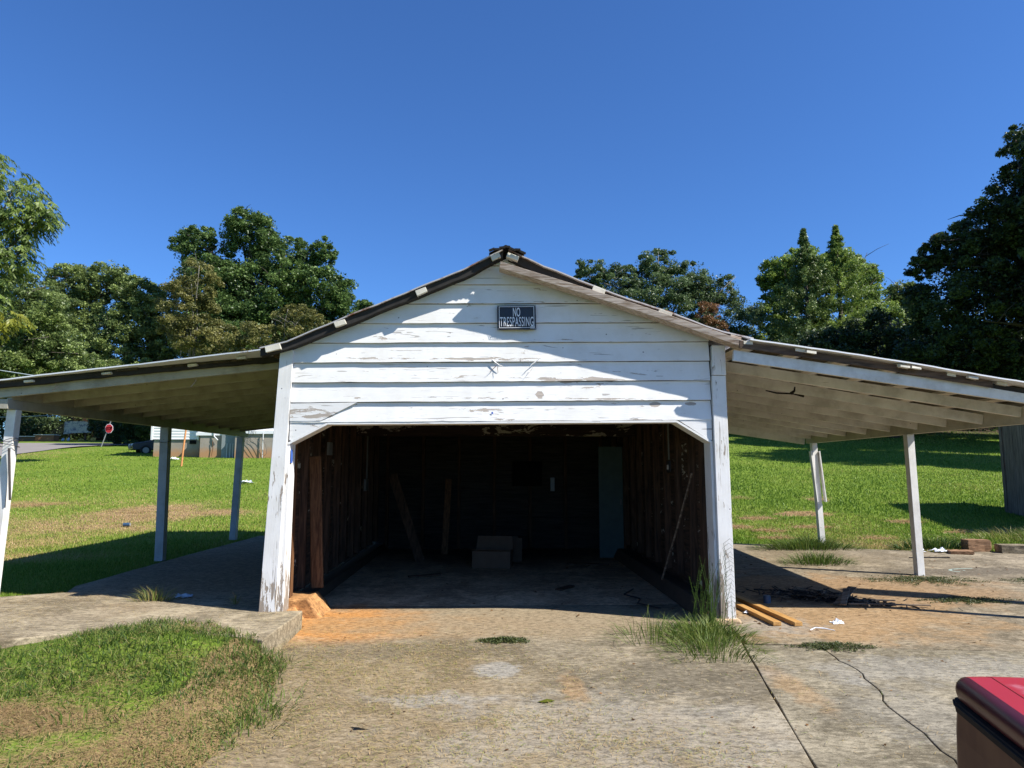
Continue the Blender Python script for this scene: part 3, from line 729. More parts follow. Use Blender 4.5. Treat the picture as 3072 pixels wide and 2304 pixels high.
build('switch_box', MB().box(-2.17, -2.13, 12.4, 12.62, 1.22, 1.42), M['metalbox'], gar)
build('conduit', MB().tube([(-2.14, 12.5, 1.43), (-2.14, 12.5, 2.8)], 0.014, 6), M['metalbox'], gar)

# roof ------------------------------------------------------------
def sheet(name, pts, y0, y1, th, mat, wob=0.0, seed=0, sub=0.12, yflare=None):
    """roof sheet: pts = (x, ztop); y0 may be a list (skewed front edge)"""
    rs = random.Random(seed); P = []
    if not hasattr(y0, '__len__'): y0 = [y0] * len(pts)
    for i in range(len(pts) - 1):
        (xa, za), (xb, zb) = pts[i], pts[i + 1]; m = max(1, int(abs(xb - xa) / sub))
        for q in range(m):
            t = q / m; P.append((xa + (xb - xa) * t, za + (zb - za) * t, y0[i] + (y0[i + 1] - y0[i]) * t))
    P.append((*pts[-1], y0[-1])); w = 0; v = []; f = []
    for x, z, yy in P:
        w = 0.6 * w + rs.uniform(-wob, wob)
        v += [(x, yy, z + w), (x, yy, z + w - th), (x, y1, z + w * 0.3 - th), (x, y1, z + w * 0.3)]
    n = len(P) - 1
    for i in range(n):
        a = 4 * i; b = a + 4
        f += [(a, b, b + 1, a + 1), (a + 1, b + 1, b + 2, a + 2), (a + 2, b + 2, b + 3, a + 3), (a + 3, b + 3, b, a)]
    f += [(0, 1, 2, 3), (4 * n + 3, 4 * n + 2, 4 * n + 1, 4 * n)]
    mb = MB(); mb.add(v, f); return build(name, mb, mat, gar)
ML = [(0.13, 3.955), (0.03, 3.905), (-0.29, 3.725), (-0.77, 3.525), (-1.2, 3.345), (-1.59, 3.175), (-2.14, 2.94), (-2.42, 2.87)]
MR = [(0.19, 3.955), (0.57, 3.775), (1.08, 3.575), (1.47, 3.43), (1.92, 3.28), (2.3, 3.13), (2.5, 3.07), (2.82, 2.995)]
LL = [(-2.36, 2.895), (-4.0, 2.745), (-5.75, 2.555)]
LR = [(2.72, 2.955), (4.12, 2.745), (5.61, 2.50), (6.53, 2.35)]
def panels(pts, fronts, yend, mat, w, wob, seed):
    y = None; k_ = 0
    f0 = fronts if hasattr(fronts, '__len__') else [fronts] * len(pts)
    yb = max(f0) + w
    sheet('roof_sheet', pts, f0, yb, 0.014, mat, wob, seed)
    while yb < yend:
        k_ += 1
        lift = 0.003 * (k_ % 2)
        sheet('roof_sheet', [(x, z - 0.002 - lift) for x, z in pts], yb + 0.002, min(yb + w, yend), 0.008, mat, 0.002, seed + k_, 0.5)
        yb += w
panels(ML, 7.42, 14.9, M['tin2'], 0.85, 0.006, 100)
panels(MR, 7.42, 14.9, M['tin2'], 0.85, 0.006, 200)
panels(LL, [7.62, 7.90, 8.02], 16.2, M['tin'], 0.85, 0.003, 300)
panels(LR, [7.25, 7.21, 7.19, 7.19], 13.9, M['tin'], 0.85, 0.003, 400)
# ridge cap, torn dark felt
build('ridge_cap', MB().add([(-0.02, 7.40, 3.90), (0.16, 7.40, 3.99), (0.36, 7.40, 3.90), (0.36, 14.9, 3.90), (0.16, 14.9, 3.99), (-0.02, 14.9, 3.90)], [(0, 1, 4, 5), (1, 2, 3, 4)]), M['felt'], gar)
ff = MB()
for i in range(7):
    x = -0.02 + i * 0.055
    ff.beam((x, 7.38, 3.915 + 0.05 * (1 - abs(i - 3) / 3)), (x + 0.06, 7.37, 3.90 + 0.06 * (1 - abs(i - 2) / 4) + random.uniform(-.02, .02)), 0.03, 0.02)
build('felt_scrap', ff, M['felt'], gar)
def strip(name, pts, dz, h, y0, y1, mat, wob=0.006, seed=0, sub=0.10):
    rs = random.Random(seed); v = []; f = []; P = []
    for i in range(len(pts) - 1):
        (xa, za), (xb, zb) = pts[i], pts[i + 1]; m = max(1, int(abs(xb - xa) / sub))
        for q in range(m): P.append((xa + (xb - xa) * q / m, za + (zb - za) * q / m))
    P.append(pts[-1]); w = 0
    for x, z in P:
        w = 0.5 * w + rs.uniform(-wob, wob); ww = rs.uniform(-wob, wob) * 0.5
        v += [(x, y0 + ww, z + dz), (x, y0 + ww + 0.004, z + dz - h + w), (x, y1, z + dz - h + w), (x, y1, z + dz)]
    n = len(P) - 1
    for i in range(n):
        a = 4 * i; b = a + 4
        f += [(a, b, b + 1, a + 1), (a + 1, b + 1, b + 2, a + 2), (a + 2, b + 2, b + 3, a + 3), (a + 3, b + 3, b, a)]
    f += [(0, 1, 2, 3), (4 * n + 3, 4 * n + 2, 4 * n + 1, 4 * n)]
    mb = MB(); mb.add(v, f); return build(name, mb, mat, gar)
strip('rake_board', ML, -0.018, 0.075, 7.45, 7.575, M['felt'], 0.005, 5)
strip('rake_board', MR, -0.018, 0.085, 7.47, 7.572, M['felt'], 0.006, 6)
# purlin ends poking out under the tin
for (x, z, a, w) in [(0.05, 3.865, 24, .10), (0.235, 3.865, -21, .13), (-0.74, 3.475, 23, .12), (-1.59, 3.125, 23, .12), (-2.28, 2.855, 14, .16), (1.16, 3.505, -20, .14), (1.87, 3.255, -20, .15), (2.62, 2.985, -16, .12)]:
    d = Vector((math.cos(R(a)), 0, math.sin(R(a))))
    c = Vector((x, 7.43, z)); p0 = c - d * w / 2; p1 = c + d * w / 2
    mb = MB().beam((p0.x, 7.46, p0.z), (p1.x, 7.46, p1.z), 0.10, 0.055, (0, 0, 1), 0.006)
    build('purlin_end', mb, M['fascia'] if abs(x) > 2.5 else M['purlin'], gar, bevel=0.004)
# weathered fascia board along the right slope, hanging proud of the wall
fb = MB()
npt = 22
v = []; f = []
for i in range(npt + 1):
    t = i / npt; x = 0.10 + 2.60 * t; zt = 3.79 - 0.845 * t + 0.018 * math.sin(t * math.pi) - 0.004; w = random.uniform(-.002, .002)
    v += [(x, 7.335 + w, zt), (x - 0.012, 7.345 + w, zt - 0.066), (x - 0.012, 7.50, zt - 0.072), (x, 7.50, zt)]
for i in range(npt):
    a = 4 * i; b = a + 4
    f += [(a, b, b + 1, a + 1), (a + 1, b + 1, b + 2, a + 2), (a + 2, b + 2, b + 3, a + 3), (a + 3, b + 3, b, a)]
f += [(0, 1, 2, 3), (4 * npt + 3, 4 * npt + 2, 4 * npt + 1, 4 * npt)]
fb.add(v, f); build('fascia_board', fb, M['fascia'], gar, bevel=0.003)['label'] = 'bare weathered fascia board along the right slope'

# lean-to framing -------------------------------------------------
def lz(x): return float(np.interp(-x, [2.36, 4.0, 5.75], [2.895, 2.745, 2.555]))
def rz(x): return float(np.interp(x, [2.72, 4.12, 5.61, 6.72], [2.955, 2.745, 2.50, 2.32]))
for i in range(13):
    y = 8.15 + i * 0.62 + (random.uniform(-.03, .03) if i else 0)
    a = (-5.66 + (0 if i == 0 else 0.12), y, 2.432 if i == 0 else 2.435); b = (-2.33, y, 2.80)
    build('rafter', MB().beam(a, b, 0.045, 0.11, (0, 0, 1), 0.003), M['rafter_shaded'], gar)
for i in range(10):
    y = 7.36 + i * 0.677 + (random.uniform(-.03, .03) if i else 0)
    a = (2.57, y, 2.79); b = (6.145, y, (2.285, 2.25)[i] if i < 2 else 2.213 + random.uniform(-.004, .004))
    build('rafter', MB().beam(a, b, 0.045, 0.115 + random.uniform(-.006, .006), (0, 0, 1), 0.003), M['rafter'], gar)
def slopeboard(name, xa, xb, y0, y1, zf, drop, th, mat):
    return build(name, MB().hexa([(xa, y0, zf(xa) - drop - th), (xb, y0, zf(xb) - drop - th), (xb, y1, zf(xb) - drop - th), (xa, y1, zf(xa) - drop - th),
                                  (xa, y0, zf(xa) - drop), (xb, y0, zf(xb) - drop), (xb, y1, zf(xb) - drop), (xa, y1, zf(xa) - drop)]), mat, gar)
x = -2.45; i = 0
while x > -5.7:
    w = 0.24
    slopeboard('roof_board', x - w, x, 8.03 + random.uniform(-.02, .04), 16.0, lz, 0.022, 0.02, M['deckside']); x -= w + 0.012; i += 1
x = 2.66; i = 0
while x < 6.3:
    w = random.uniform(0.09, 0.11)
    slopeboard('purlin', x, x + w, 7.29 + random.uniform(-.03, .03), 13.75, rz, 0.020, 0.034, M['purlin'])
    if x > 6.2: break
    x += w + 0.012
    x += random.uniform(0.12, 0.16); w2 = min(0.28, 6.5 - x)
    if i % 1 == 0:
        slopeboard('roof_board', x, x + w2, 7.38 + random.uniform(-.02, .03), 13.7, rz, 0.018, 0.012, M['deckside'])
    x += w2 + random.uniform(0.0, 0.02); i += 1
M['edgewood'] = rawwood('dark_edge_board', 'x', (0.035, 0.026, 0.02), (0.15, 0.10, 0.07), 45, 0.85)
strip('edge_board', [(-2.40, 2.885), (-4.0, 2.735), (-5.72, 2.545)], -0.012, 0.060, 8.05, 8.12, M['felt'], 0.006, 9)
strip('edge_board', [(2.62, 2.955), (4.12, 2.735), (5.3, 2.54)], -0.018, 0.075, 7.285, 7.31, M['edgewood'], 0.004, 10)
build('edge_board', MB().beam((5.32, 7.35, 2.475), (6.6, 7.35, 2.268), 0.03, 0.05), M['felt'], gar)
# purlin ends / torn bits along the lean-to front edges
for (x, y, zf, dz) in [(-3.35, 8.02, lz, -.05), (-4.3, 8.03, lz, -.05), (-5.15, 8.04, lz, -.05), (-2.75, 7.85, lz, -.045), (3.35, 7.245, rz, -.05), (4.45, 7.235, rz, -.045), (4.33, 7.235, rz, -.05), (5.05, 7.235, rz, -.045)]:
    build('purlin_end', MB().beam((x - .05, y, zf(x - .05) + dz), (x + .05, y, zf(x + .05) + dz), 0.05, 0.022, (0, 0, 1), 0.004), M['purlin'], gar)
# eave beams and posts
build('eave_beam', MB().hexa([(-5.50, 8.10, 2.27), (-5.41, 8.10, 2.27), (-5.38, 16.0, 2.30), (-5.47, 16.0, 2.30), (-5.50, 8.10, 2.375), (-5.41, 8.10, 2.375), (-5.38, 16.0, 2.375), (-5.47, 16.0, 2.375)]), M['beam_shaded'], gar)
build('eave_beam', MB().hexa([(6.155, 7.28, 2.12), (6.24, 7.28, 2.12), (6.24, 13.7, 2.085), (6.155, 13.7, 2.085), (6.155, 7.28, 2.32), (6.24, 7.28, 2.32), (6.24, 13.7, 2.27), (6.155, 13.7, 2.27)]), M['beam'], gar)
build('blocking', MB().box(-5.46, -5.41, 8.16, 15.9, 2.378, 2.525), M['rafter_shaded'], gar)
build('end_beam', MB().beam((2.57, 13.76, 2.66), (6.15, 13.76, 2.14), 0.04, 0.14), M['rafter'], gar)
def lpost(xt, yt, xb, yb, zt, zb, w, mat, m=gar):
    h = w / 2
    return build('post', MB().hexa([(xb - h, yb - h, zb), (xb + h, yb - h, zb), (xb + h, yb + h, zb), (xb - h, yb + h, zb), (xt - h, yt - h, zt), (xt + h, yt - h, zt), (xt + h, yt + h, zt), (xt - h, yt + h, zt)]), mat, gar, bevel=0.005)
pA = lpost(-5.46, 8.30, -5.53, 8.28, 2.268, 0.10, 0.105, M['post2'])
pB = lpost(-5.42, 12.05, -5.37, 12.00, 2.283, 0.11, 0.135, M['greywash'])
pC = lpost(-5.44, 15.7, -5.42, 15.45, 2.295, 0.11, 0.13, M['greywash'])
lpost(6.19, 7.42, 6.22, 7.40, 2.118, 0.0, 0.10, M['post2'])
lpost(6.18, 10.33, 6.22, 10.35, 2.103, 0.055, 0.105, M['post2'])
pF = lpost(6.17, 13.42, 6.23, 13.40, 2.086, 0.12, 0.10, M['post2'])
build('side_board', MB().beam((6.085, 13.38, 1.93), (6.14, 13.33, 0.98), 0.02, 0.09, (0, 1, 0)), M['post2'], gar)
build('side_board', MB().beam((6.245, 13.38, 1.93), (6.305, 13.33, 0.98), 0.02, 0.09, (0, 1, 0)), M['post2'], gar)
# wire loops round the front left post and a hanging strap
def loop(cx, cy, z, r, dz, rad=0.004, n=18, ph=0):
    return MB().tube([(cx + r * math.cos(2 * math.pi * i / n), cy + r * math.sin(2 * math.pi * i / n) * 0.95, z + dz * math.sin(2 * math.pi * i / n + ph)) for i in range(n + 1)], rad, 5)
wl = build('wire_loop', loop(-5.49, 8.29, 1.93, 0.115, 0.03), M['wire'], gar)
build('wire_loop', loop(-5.49, 8.29, 1.87, 0.11, -0.025, ph=1), M['wire'], gar)
build('wire_loop', loop(-5.48, 8.29, 1.895, 0.095, 0.05, ph=2), M['wire'], gar)
build('hanging_strap', MB().beam((-5.42, 8.20, 1.83), (-5.37, 8.21, 1.25), 0.01, 0.03, (0, 1, 0)), M['wire'], gar)
build('wire_loop', loop(-5.42, 12.03, 2.06, 0.09, 0.03), M['wire'], gar)
# blue marks on the left jamb
build('blue_tape', MB().box(-2.106, -2.100, 7.60, 7.66, 1.66, 1.80), M['bluepaint'], gar)
build('blue_mark', MB().add([(0.02 + 0.012 * math.cos(a), 7.572, 2.19 + 0.013 * math.sin(a)) for a in [i * math.pi / 4 for i in range(8)]], [tuple(range(8))]), M['bluepaint'], gar)
# peeling strips of paint and twigs stuck in the lap joint
def curlstrip(p, n=7, l=0.12, ang=-1.2, mat='clap', w=0.006, name='paint_curl', bend=0.35):
    pts = []; q = Vector(p); a = ang
    for i in range(n):
        pts.append(tuple(q)); q = q + Vector((math.cos(a), -0.15, math.sin(a))) * (l / n); a += random.uniform(-bend, bend)
    return build(name, MB().tube(pts, [w * (1 - i / n * 0.6) for i in range(n)], 4), M[mat], gar)
curlstrip((0.02, 7.57, 2.765), l=0.16, ang=-0.7); curlstrip((0.06, 7.56, 2.70), l=0.11, ang=-2.2, mat='brownwood', w=0.004, name='twig')
curlstrip((0.08, 7.56, 2.69), l=0.09, ang=-1.9, mat='brownwood', w=0.003, name='twig')
curlstrip((0.52, 7.57, 2.775), l=0.18, ang=-2.5); curlstrip((0.46, 7.56, 2.69), l=0.15, ang=-2.1, mat='fascia', w=0.002, name='twig', bend=0.05)
# hanging scraps under the left lean-to
for (x, y) in [(-3.4, 8.2), (-4.9, 8.1), (-2.9, 9.6)]:
    q = MB().tube([(x, y, 2.56 if x < -4 else 2.66), (x + .02, y, 2.52 if x < -4 else 2.60), (x - .03, y - .01, 2.47 if x < -4 else 2.53)], 0.006, 4)
    build('hanging_scrap', q, M['fascia'], gar)
build('hanging_scrap', MB().tube([(3.55, 9.0, 2.60), (3.7, 9.02, 2.57), (3.9, 9.0, 2.56), (4.05, 9.02, 2.53)], [.008, .012, .010, .018], 5), M['char'], gar)
build('hanging_scrap', MB().tube([(3.62, 8.4, 2.50), (3.66, 8.4, 2.53), (3.67, 8.4, 2.58)], [.022, .014, .008], 5), M['char'], gar)

# ---------------------------------------------------------------- signs
def text_mesh(s, size, cx, cy, cz, bold=0.0, sx=1.0, sp=1.0, ext=0.0008):
    cu = bpy.data.curves.new('txt', 'FONT'); cu.body = s; cu.size = size; cu.align_x = 'CENTER'; cu.align_y = 'CENTER'
    cu.offset = bold; cu.extrude = ext; cu.space_character = sp
    to = bpy.data.objects.new('txt', cu); COL.objects.link(to)
    bpy.context.view_layer.update()
    me = bpy.data.meshes.new_from_object(to.evaluated_get(bpy.context.evaluated_depsgraph_get()))
    bpy.data.objects.remove(to)
    me.transform(Matrix.Translation((cx, cy, cz)) @ Matrix.Rotation(math.pi / 2, 4, 'X') @ Matrix.Diagonal((sx, 1, 1, 1)))
    return me
sg = empty('warning_sign', (0.28, 7.54, 3.225), 'black and white no trespassing sign nailed to the white gable', 'sign')
sg.rotation_euler = (0, R(-0.9), 0)
SB = Vector((0.28, 7.54, 3.225))
nn = 12; v = []; f = []
for i in range(nn + 1):
    t = i / nn; x = 0.28 - 0.21 + 0.42 * t; bow = -0.020 * math.sin(math.pi * t) ** 2
    v += [(x, 7.548 + bow * 0.2, 3.36), (x, 7.548 + bow, 3.09), (x, 7.551 + bow, 3.09), (x, 7.551 + bow * 0.2, 3.36)]
for i in range(nn):
    a = 4 * i; b = a + 4
    f += [(a, b, b + 1, a + 1), (a + 1, b + 1, b + 2, a + 2), (a + 2, b + 2, b + 3, a + 3), (a + 3, b + 3, b, a)]
f += [(0, 1, 2, 3), (4 * nn + 3, 4 * nn + 2, 4 * nn + 1, 4 * nn)]
build('sign_panel', MB().add(v, f), M['sign_black'], sg)
yb = 7.522
def flatrect(x0, x1, z0, z1, y=yb): return MB().box(x0, x1, y, y + 0.0015, z0, z1)
bm_ = MB()
for q in ((0.09, 0.47, 3.338, 3.343), (0.09, 0.47, 3.107, 3.112), (0.09, 0.095, 3.112, 3.338), (0.465, 0.47, 3.112, 3.338)): bm_.box(q[0], q[1], yb, yb + 0.0015, q[2], q[3])
build('sign_border', bm_, M['sign_white'], sg)
m1 = text_mesh('NO', 0.128, 0, 0, 0, 0.0012, 0.62, 1.0)
m2 = text_mesh('TRESPASSING', 0.128, 0, 0, 0, 0.0004, 0.455, 1.12)
for me, zz, ww, hh in ((m1, 0.055, 0.078, 0.098), (m2, -0.050, 0.362, 0.104)):
    co = np.array([v_.co[:] for v_ in me.vertices]); mn = co.min(0); mx_ = co.max(0)
    sx_ = ww / (mx_[0] - mn[0]); sz_ = hh / (mx_[2] - mn[2]); c_ = (mn + mx_) / 2
    for v_ in me.vertices: v_.co = ((v_.co.x - c_[0]) * sx_, v_.co.y - c_[1] + yb - 7.54 - 0.001, (v_.co.z - c_[2]) * sz_ + zz)
    link('lettering', me, M['sign_white'], sg)
build('sticker', flatrect(0.425, 0.474, 3.098, 3.124, yb - 0.002), M['sign_grey'], sg)
for (x, z) in ((0.078, 3.35), (0.078, 3.10), (0.482, 3.35), (0.482, 3.10)):
    build('nail', MB().box(x - .004, x + .004, 7.540, 7.546, z - .004, z + .004), M['galv'], sg)

zst = float(H(-32.2, 60))
st = empty('stop_sign', (-32.2, 60, zst), 'red octagonal stop sign on a leaning grey pole beside the road', 'sign')
build('pole', MB().beam((-32.25, 60, zst - 0.2), (-31.55, 60, zst + 2.1), 0.07, 0.045), M['galv'], st)
oc = lambda r_, y, cx=-31.62, cz=zst + 1.5: [(cx + r_ * math.cos(R(22.5 + 45 * i + 8)) * 0.84, y, cz + r_ * math.sin(R(22.5 + 45 * i + 8))) for i in range(8)]
def octa(r_, y0, y1):
    a = oc(r_, y0); b = oc(r_, y1)
    return MB().add(a + b, [tuple(range(8))[::-1], tuple(range(8, 16))] + [(i, (i + 1) % 8, 8 + (i + 1) % 8, 8 + i) for i in range(8)])
build('sign_border', octa(0.41, 59.93, 59.95), M['sign_white'], st)
build('sign_panel', octa(0.375, 59.915, 59.925), M['stop_red'], st)
me = text_mesh('STOP', 0.4, 0, 0, 0, 0.012, 0.55)
co = np.array([v_.co[:] for v_ in me.vertices]); c_ = (co.min(0) + co.max(0)) / 2; e_ = co.max(0) - co.min(0)
for v_ in me.vertices: v_.co = ((v_.co.x - c_[0]) * 0.52 / e_[0] + 0.58, -0.095, (v_.co.z - c_[2]) * 0.26 / e_[2] + 1.5 + 0.14 * (v_.co.x - c_[0]))
link('lettering', me, M['sign_white'], st)

# ---------------------------------------------------------------- loose things
def crate(name, pts8, mat, label, cat, bev=0.006, group=None):
    c = np.mean(pts8, 0); loc = (float(c[0]), float(c[1]), float(min(p[2] for p in pts8)))
    o = rough(build(name, MB().hexa(pts8), mat, None, loc), 6, .007, 14, len(label)); return tag(o, label, cat, group)
def obox(cx, cy, z, w, d, h, rot, tiltx=0.0):
    c, s_ = math.cos(R(rot)), math.sin(R(rot)); out = []
    for zz in (0, h):
        for sx, sy in ((-1, -1), (1, -1), (1, 1), (-1, 1)):
            x, y = sx * w / 2, sy * d / 2; out.append((cx + x * c - y * s_, cy + x * s_ + y * c, z + zz + tiltx * sx * w / 2))
    return out
# cardboard boxes inside
def carton(cx, cy, z, w, d, h, rot, label, flaps=True):
    e = empty('cardboard_box', (cx, cy, z), label, 'box', 'cardboard boxes on the garage floor')
    c, s_ = math.cos(R(rot)), math.sin(R(rot)); T_ = lambda x, y, zz: (cx + x * c - y * s_, cy + x * s_ + y * c, z + zz)
    t = 0.008; mb = MB()
    for (x0, x1, y0, y1, z0, z1) in ((-w/2, w/2, -d/2, -d/2 + t, 0, h), (-w/2, w/2, d/2 - t, d/2, 0, h), (-w/2, -w/2 + t, -d/2 + t, d/2 - t, 0, h), (w/2 - t, w/2, -d/2 + t, d/2 - t, 0, h), (-w/2 + t, w/2 - t, -d/2 + t, d/2 - t, 0, t)):
        mb.hexa([T_(x0, y0, z0), T_(x1, y0, z0), T_(x1, y1, z0), T_(x0, y1, z0), T_(x0, y0, z1), T_(x1, y0, z1), T_(x1, y1, z1), T_(x0, y1, z1)])
    build('box_body', mb, M['cardboard'], e)
    if flaps:
        build('flap', MB().hexa([T_(-w/2, d/2 - t, h), T_(w/2, d/2 - t, h), T_(w/2, d/2, h), T_(-w/2, d/2, h), T_(-w/2 + .02, d/2 + .06, h + .2), T_(w/2 - .02, d/2 + .06, h + .2), T_(w/2 - .02, d/2 + .066, h + .2), T_(-w/2 + .02, d/2 + .066, h + .2)]), M['cardboard'], e)
        build('flap', MB().hexa([T_(-w/2, -d/2, h), T_(w/2, -d/2, h), T_(w/2, -d/2 + t, h), T_(-w/2, -d/2 + t, h), T_(-w/2, -d/2 - .10, h + .03), T_(w/2, -d/2 - .10, h + .03), T_(w/2, -d/2 - .10, h + .036), T_(-w/2, -d/2 - .10, h + .036)]), M['cardboard'], e)
carton(0.05, 11.9, 0.006, 0.62, 0.42, 0.27, -8, 'open brown cardboard box nearest the garage entrance')
carton(0.25, 12.7, 0.006, 0.58, 0.40, 0.40, 5, 'taller cardboard box standing behind the open one', False)
tag(build('leaning_stick', MB().tube([(2.12, 8.9, 0.25), (2.25, 8.6, 0.9), (2.36, 8.3, 1.55)], 0.014, 6), M['stick'], None, (2.12, 8.9, 0.25)), 'thin pale stick leaning inside the right garage wall', 'stick')
tag(build('leaning_board', MB().beam((-1.2, 12.6, 0.01), (-1.75, 12.9, 1.5), 0.16, 0.03, (0, 1, 0)), M['darkwood'], None, (-1.2, 12.6, 0)), 'dark board leaning in the back left of the garage', 'board')
tag(build('leaning_board', MB().beam((-0.85, 13.6, 0.01), (-0.80, 13.9, 1.4), 0.12, 0.03, (0, 1, 0)), M['brownwood'], None, (-0.85, 13.6, 0)), 'brown board leaning near the middle of the back wall', 'board')
for (bx, by, bl, ba, lb) in [(-1.2, 10.8, .5, .4, 'short dark board lying at the left of the garage floor'), (1.3, 12.2, .7, -.3, 'dark board lying on the floor before the blue green door'), (0.9, 9.6, .35, .9, 'small dark scrap on the front of the garage floor')]:
    tag(build('scrap_board', MB().beam((bx, by, .015), (bx + bl * math.cos(ba), by + bl * math.sin(ba), .02), .09, .02), M['darkwood'], None, (bx, by, 0)), lb, 'board')
tag(build('power_cord', MB().tube([(1.9, 9.6, .02), (1.7, 9.2, .02), (1.85, 8.9, .02), (1.75, 8.6, .02), (1.95, 8.3, .02)], 0.008, 5), M['blackplastic'], None, (1.9, 9.6, 0)), 'black cord lying on the garage floor at right', 'cord')
def litter(name, cx, cy, cz, w, h, mat, label, cat, seed=0, n=7, group=None):
    """crumpled sheet"""
    rs = np.random.default_rng(seed); V_ = []; F_ = []
    for j in range(n):
        for i in range(n):
            u = (i / (n - 1) - .5) * w * (1 + .2 * rs.normal()); q = (j / (n - 1) - .5) * w * .75 * (1 + .2 * rs.normal())
            V_.append((cx + u, cy + q, cz + 0.006 + abs(rs.normal()) * h * (1 - (abs(i / (n - 1) - .5) + abs(j / (n - 1) - .5)) * .8)))
    for j in range(n - 1):
        for i in range(n - 1): a = j * n + i; F_.append((a, a + 1, a + n + 1, a + n))
    mb = MB(); mb.add(V_, F_); o = build(name, mb, mat, None, (cx, cy, cz))
    sm = o.modifiers.new('thick', 'SOLIDIFY'); sm.thickness = 0.003
    return tag(o, label, cat, group)
litter('crumpled_paper', 3.59, 7.47, 0.01, 0.12, 0.025, M['paper'], 'crumpled white paper in front of the scrap pile', 'litter', 1)
litter('crumpled_paper', 8.05, 12.75, 0.125, 0.24, 0.045, M['paper'], 'crumpled white plastic beside the thin brown block', 'litter', 2)
litter('crumpled_paper', 7.68, 12.75, 0.125, 0.17, 0.05, M['paper'], 'small white scrap just right of the nearest right post', 'litter', 3)
litter('crumpled_paper', -9.7, 28.73, float(H(-9.7, 28.73)) + .03, 0.45, 0.09, M['paper'], 'white litter far out on the left lawn', 'litter', 4)
litter('rag', -3.48, 8.42, 0.145, 0.17, 0.04, M['denim'], 'pale blue rag at the edge of the left slab shade', 'rag', 5)
litter('crumpled_paper', 2.82, 7.95, 0.025, 0.07, 0.02, M['paper'], 'tiny white scrap lying by the yellow boards', 'litter', 6)
tag(build('plastic_strip', MB().tube([(3.18, 7.19, .01), (3.25, 7.23, .025), (3.33, 7.22, .02), (3.42, 7.17, .01)], [.006, .005, .006, .003], 5), M['paper'], None, (3.3, 7.2, 0)), 'curled white strip lying on the slab', 'litter')
def can(cx, cy, cz, r_, h, mat, label, lying=0):
    e = empty('can', (cx, cy, cz), label, 'can')
    if lying: build('can_body', MB().tube([(cx - h / 2, cy, cz + r_), (cx + h / 2, cy + .02, cz + r_)], r_, 12), mat, e)
    else: build('can_body', MB().tube([(cx, cy, cz), (cx, cy, cz + h)], r_, 14), mat, e)
    if lying: build('can_lid', MB().tube([(cx + h / 2, cy + .02, cz + r_), (cx + h / 2 + .006, cy + .0205, cz + r_)], r_ * .9, 12), M['galv'], e)
    else: build('can_lid', MB().tube([(cx, cy, cz + h), (cx, cy, cz + h + .004)], r_ * .9, 12), M['bluecan'], e)
can(3.26, 8.50, 0.03, 0.042, 0.085, M['bluecan'], 'small dark blue can standing left of the scrap pile')
can(-8.92, 18.0, float(H(-8.92, 18.0)) + 0.01, 0.045, 0.15, M['bluecan'], 'crushed blue can lying on the brown patch of lawn', 1)
# yellow boards
def plank(name, a, b, w, h, mat, label, cat, group=None, up=(0, 0, 1)):
    return tag(build(name, MB().beam(a, b, w, h, up, 0.002), mat, None, a, bevel=0.003), label, cat, group)
plank('board', (2.76, 9.4, 0.062), (2.92, 7.36, 0.036), 0.085, 0.038, M['yellowwood'], 'yellow pine board nearest the white corner post', 'board', 'yellow boards on the slab')
plank('board', (2.90, 9.6, 0.066), (3.13, 7.34, 0.036), 0.085, 0.038, M['yellowwood'], 'yellow pine board next to the scrap pile', 'board', 'yellow boards on the slab')
# scrap pile
rs = random.Random(5)
bigs = [((4.0, 8.30), (4.35, 8.62), .10, 'grey flat scrap board slanting up out of the pile'), ((3.65, 9.0), (4.35, 8.78), .05, 'long thin scrap lath across the back of the pile'), ((4.1, 8.25), (5.0, 8.15), .035, 'pale lath sticking out of the pile to the right'), ((4.2, 8.62), (4.75, 8.42), .04, 'narrow lath ending in sunlight right of the pile'), ((3.4, 9.3), (4.0, 9.1), .045, 'dark lath at the far left of the pile'), ((4.02, 8.2), (4.22, 8.5), .07, 'short scrap board in the heart of the pile')]
for i, (a, b, w, lb) in enumerate(bigs):
    plank('scrap_board', (a[0], a[1], 0.045 + 0.01 * (i % 3)), (b[0], b[1], 0.06 + (0.13 if i in (0, 5) else 0.01 * (i % 2))), w, 0.015, M['stick'] if i != 4 else M['char'], lb, 'board', 'scrap boards in the pile')
mb = MB(); mc = MB()
for i in range(340):
    t = rs.gauss(0, 1); x = 3.95 + t * 0.36; y = 8.75 - (x - 3.95) * 0.55 + rs.gauss(0, 0.17)
    a = rs.uniform(0, math.pi); l = rs.uniform(0.04, 0.28); z = 0.035 + rs.uniform(0, 0.10) * math.exp(-t * t)
    w = rs.uniform(0.004, 0.016)
    (mb if rs.random() < 0.45 else mc).beam((x - math.cos(a) * l / 2, y - math.sin(a) * l / 2, z), (x + math.cos(a) * l / 2, y + math.sin(a) * l / 2, z + rs.uniform(-.015, .03)), w, w * 0.6)
for i in range(110):   # lumps of charred stuff
    x = 3.95 + rs.gauss(0, .28); y = 8.72 - (x - 3.95) * 0.55 + rs.gauss(0, .08); s_ = rs.uniform(.015, .05)
    mc.hexa([(px + rs.uniform(-.01, .01), py + rs.uniform(-.01, .01), pz) for px, py, pz in obox(x, y, 0.03, s_ * 1.6, s_, s_ * .9, rs.uniform(0, 90))])
tag(build('debris_pile', mb, M['stick'], None, (3.95, 8.75, 0)), 'heap of splintered scrap wood on the slab', 'debris', kind='stuff')
tag(build('charred_debris', mc, M['char'], None, (3.95, 8.75, 0)), 'blackened bits in the scrap wood heap', 'debris', kind='stuff')
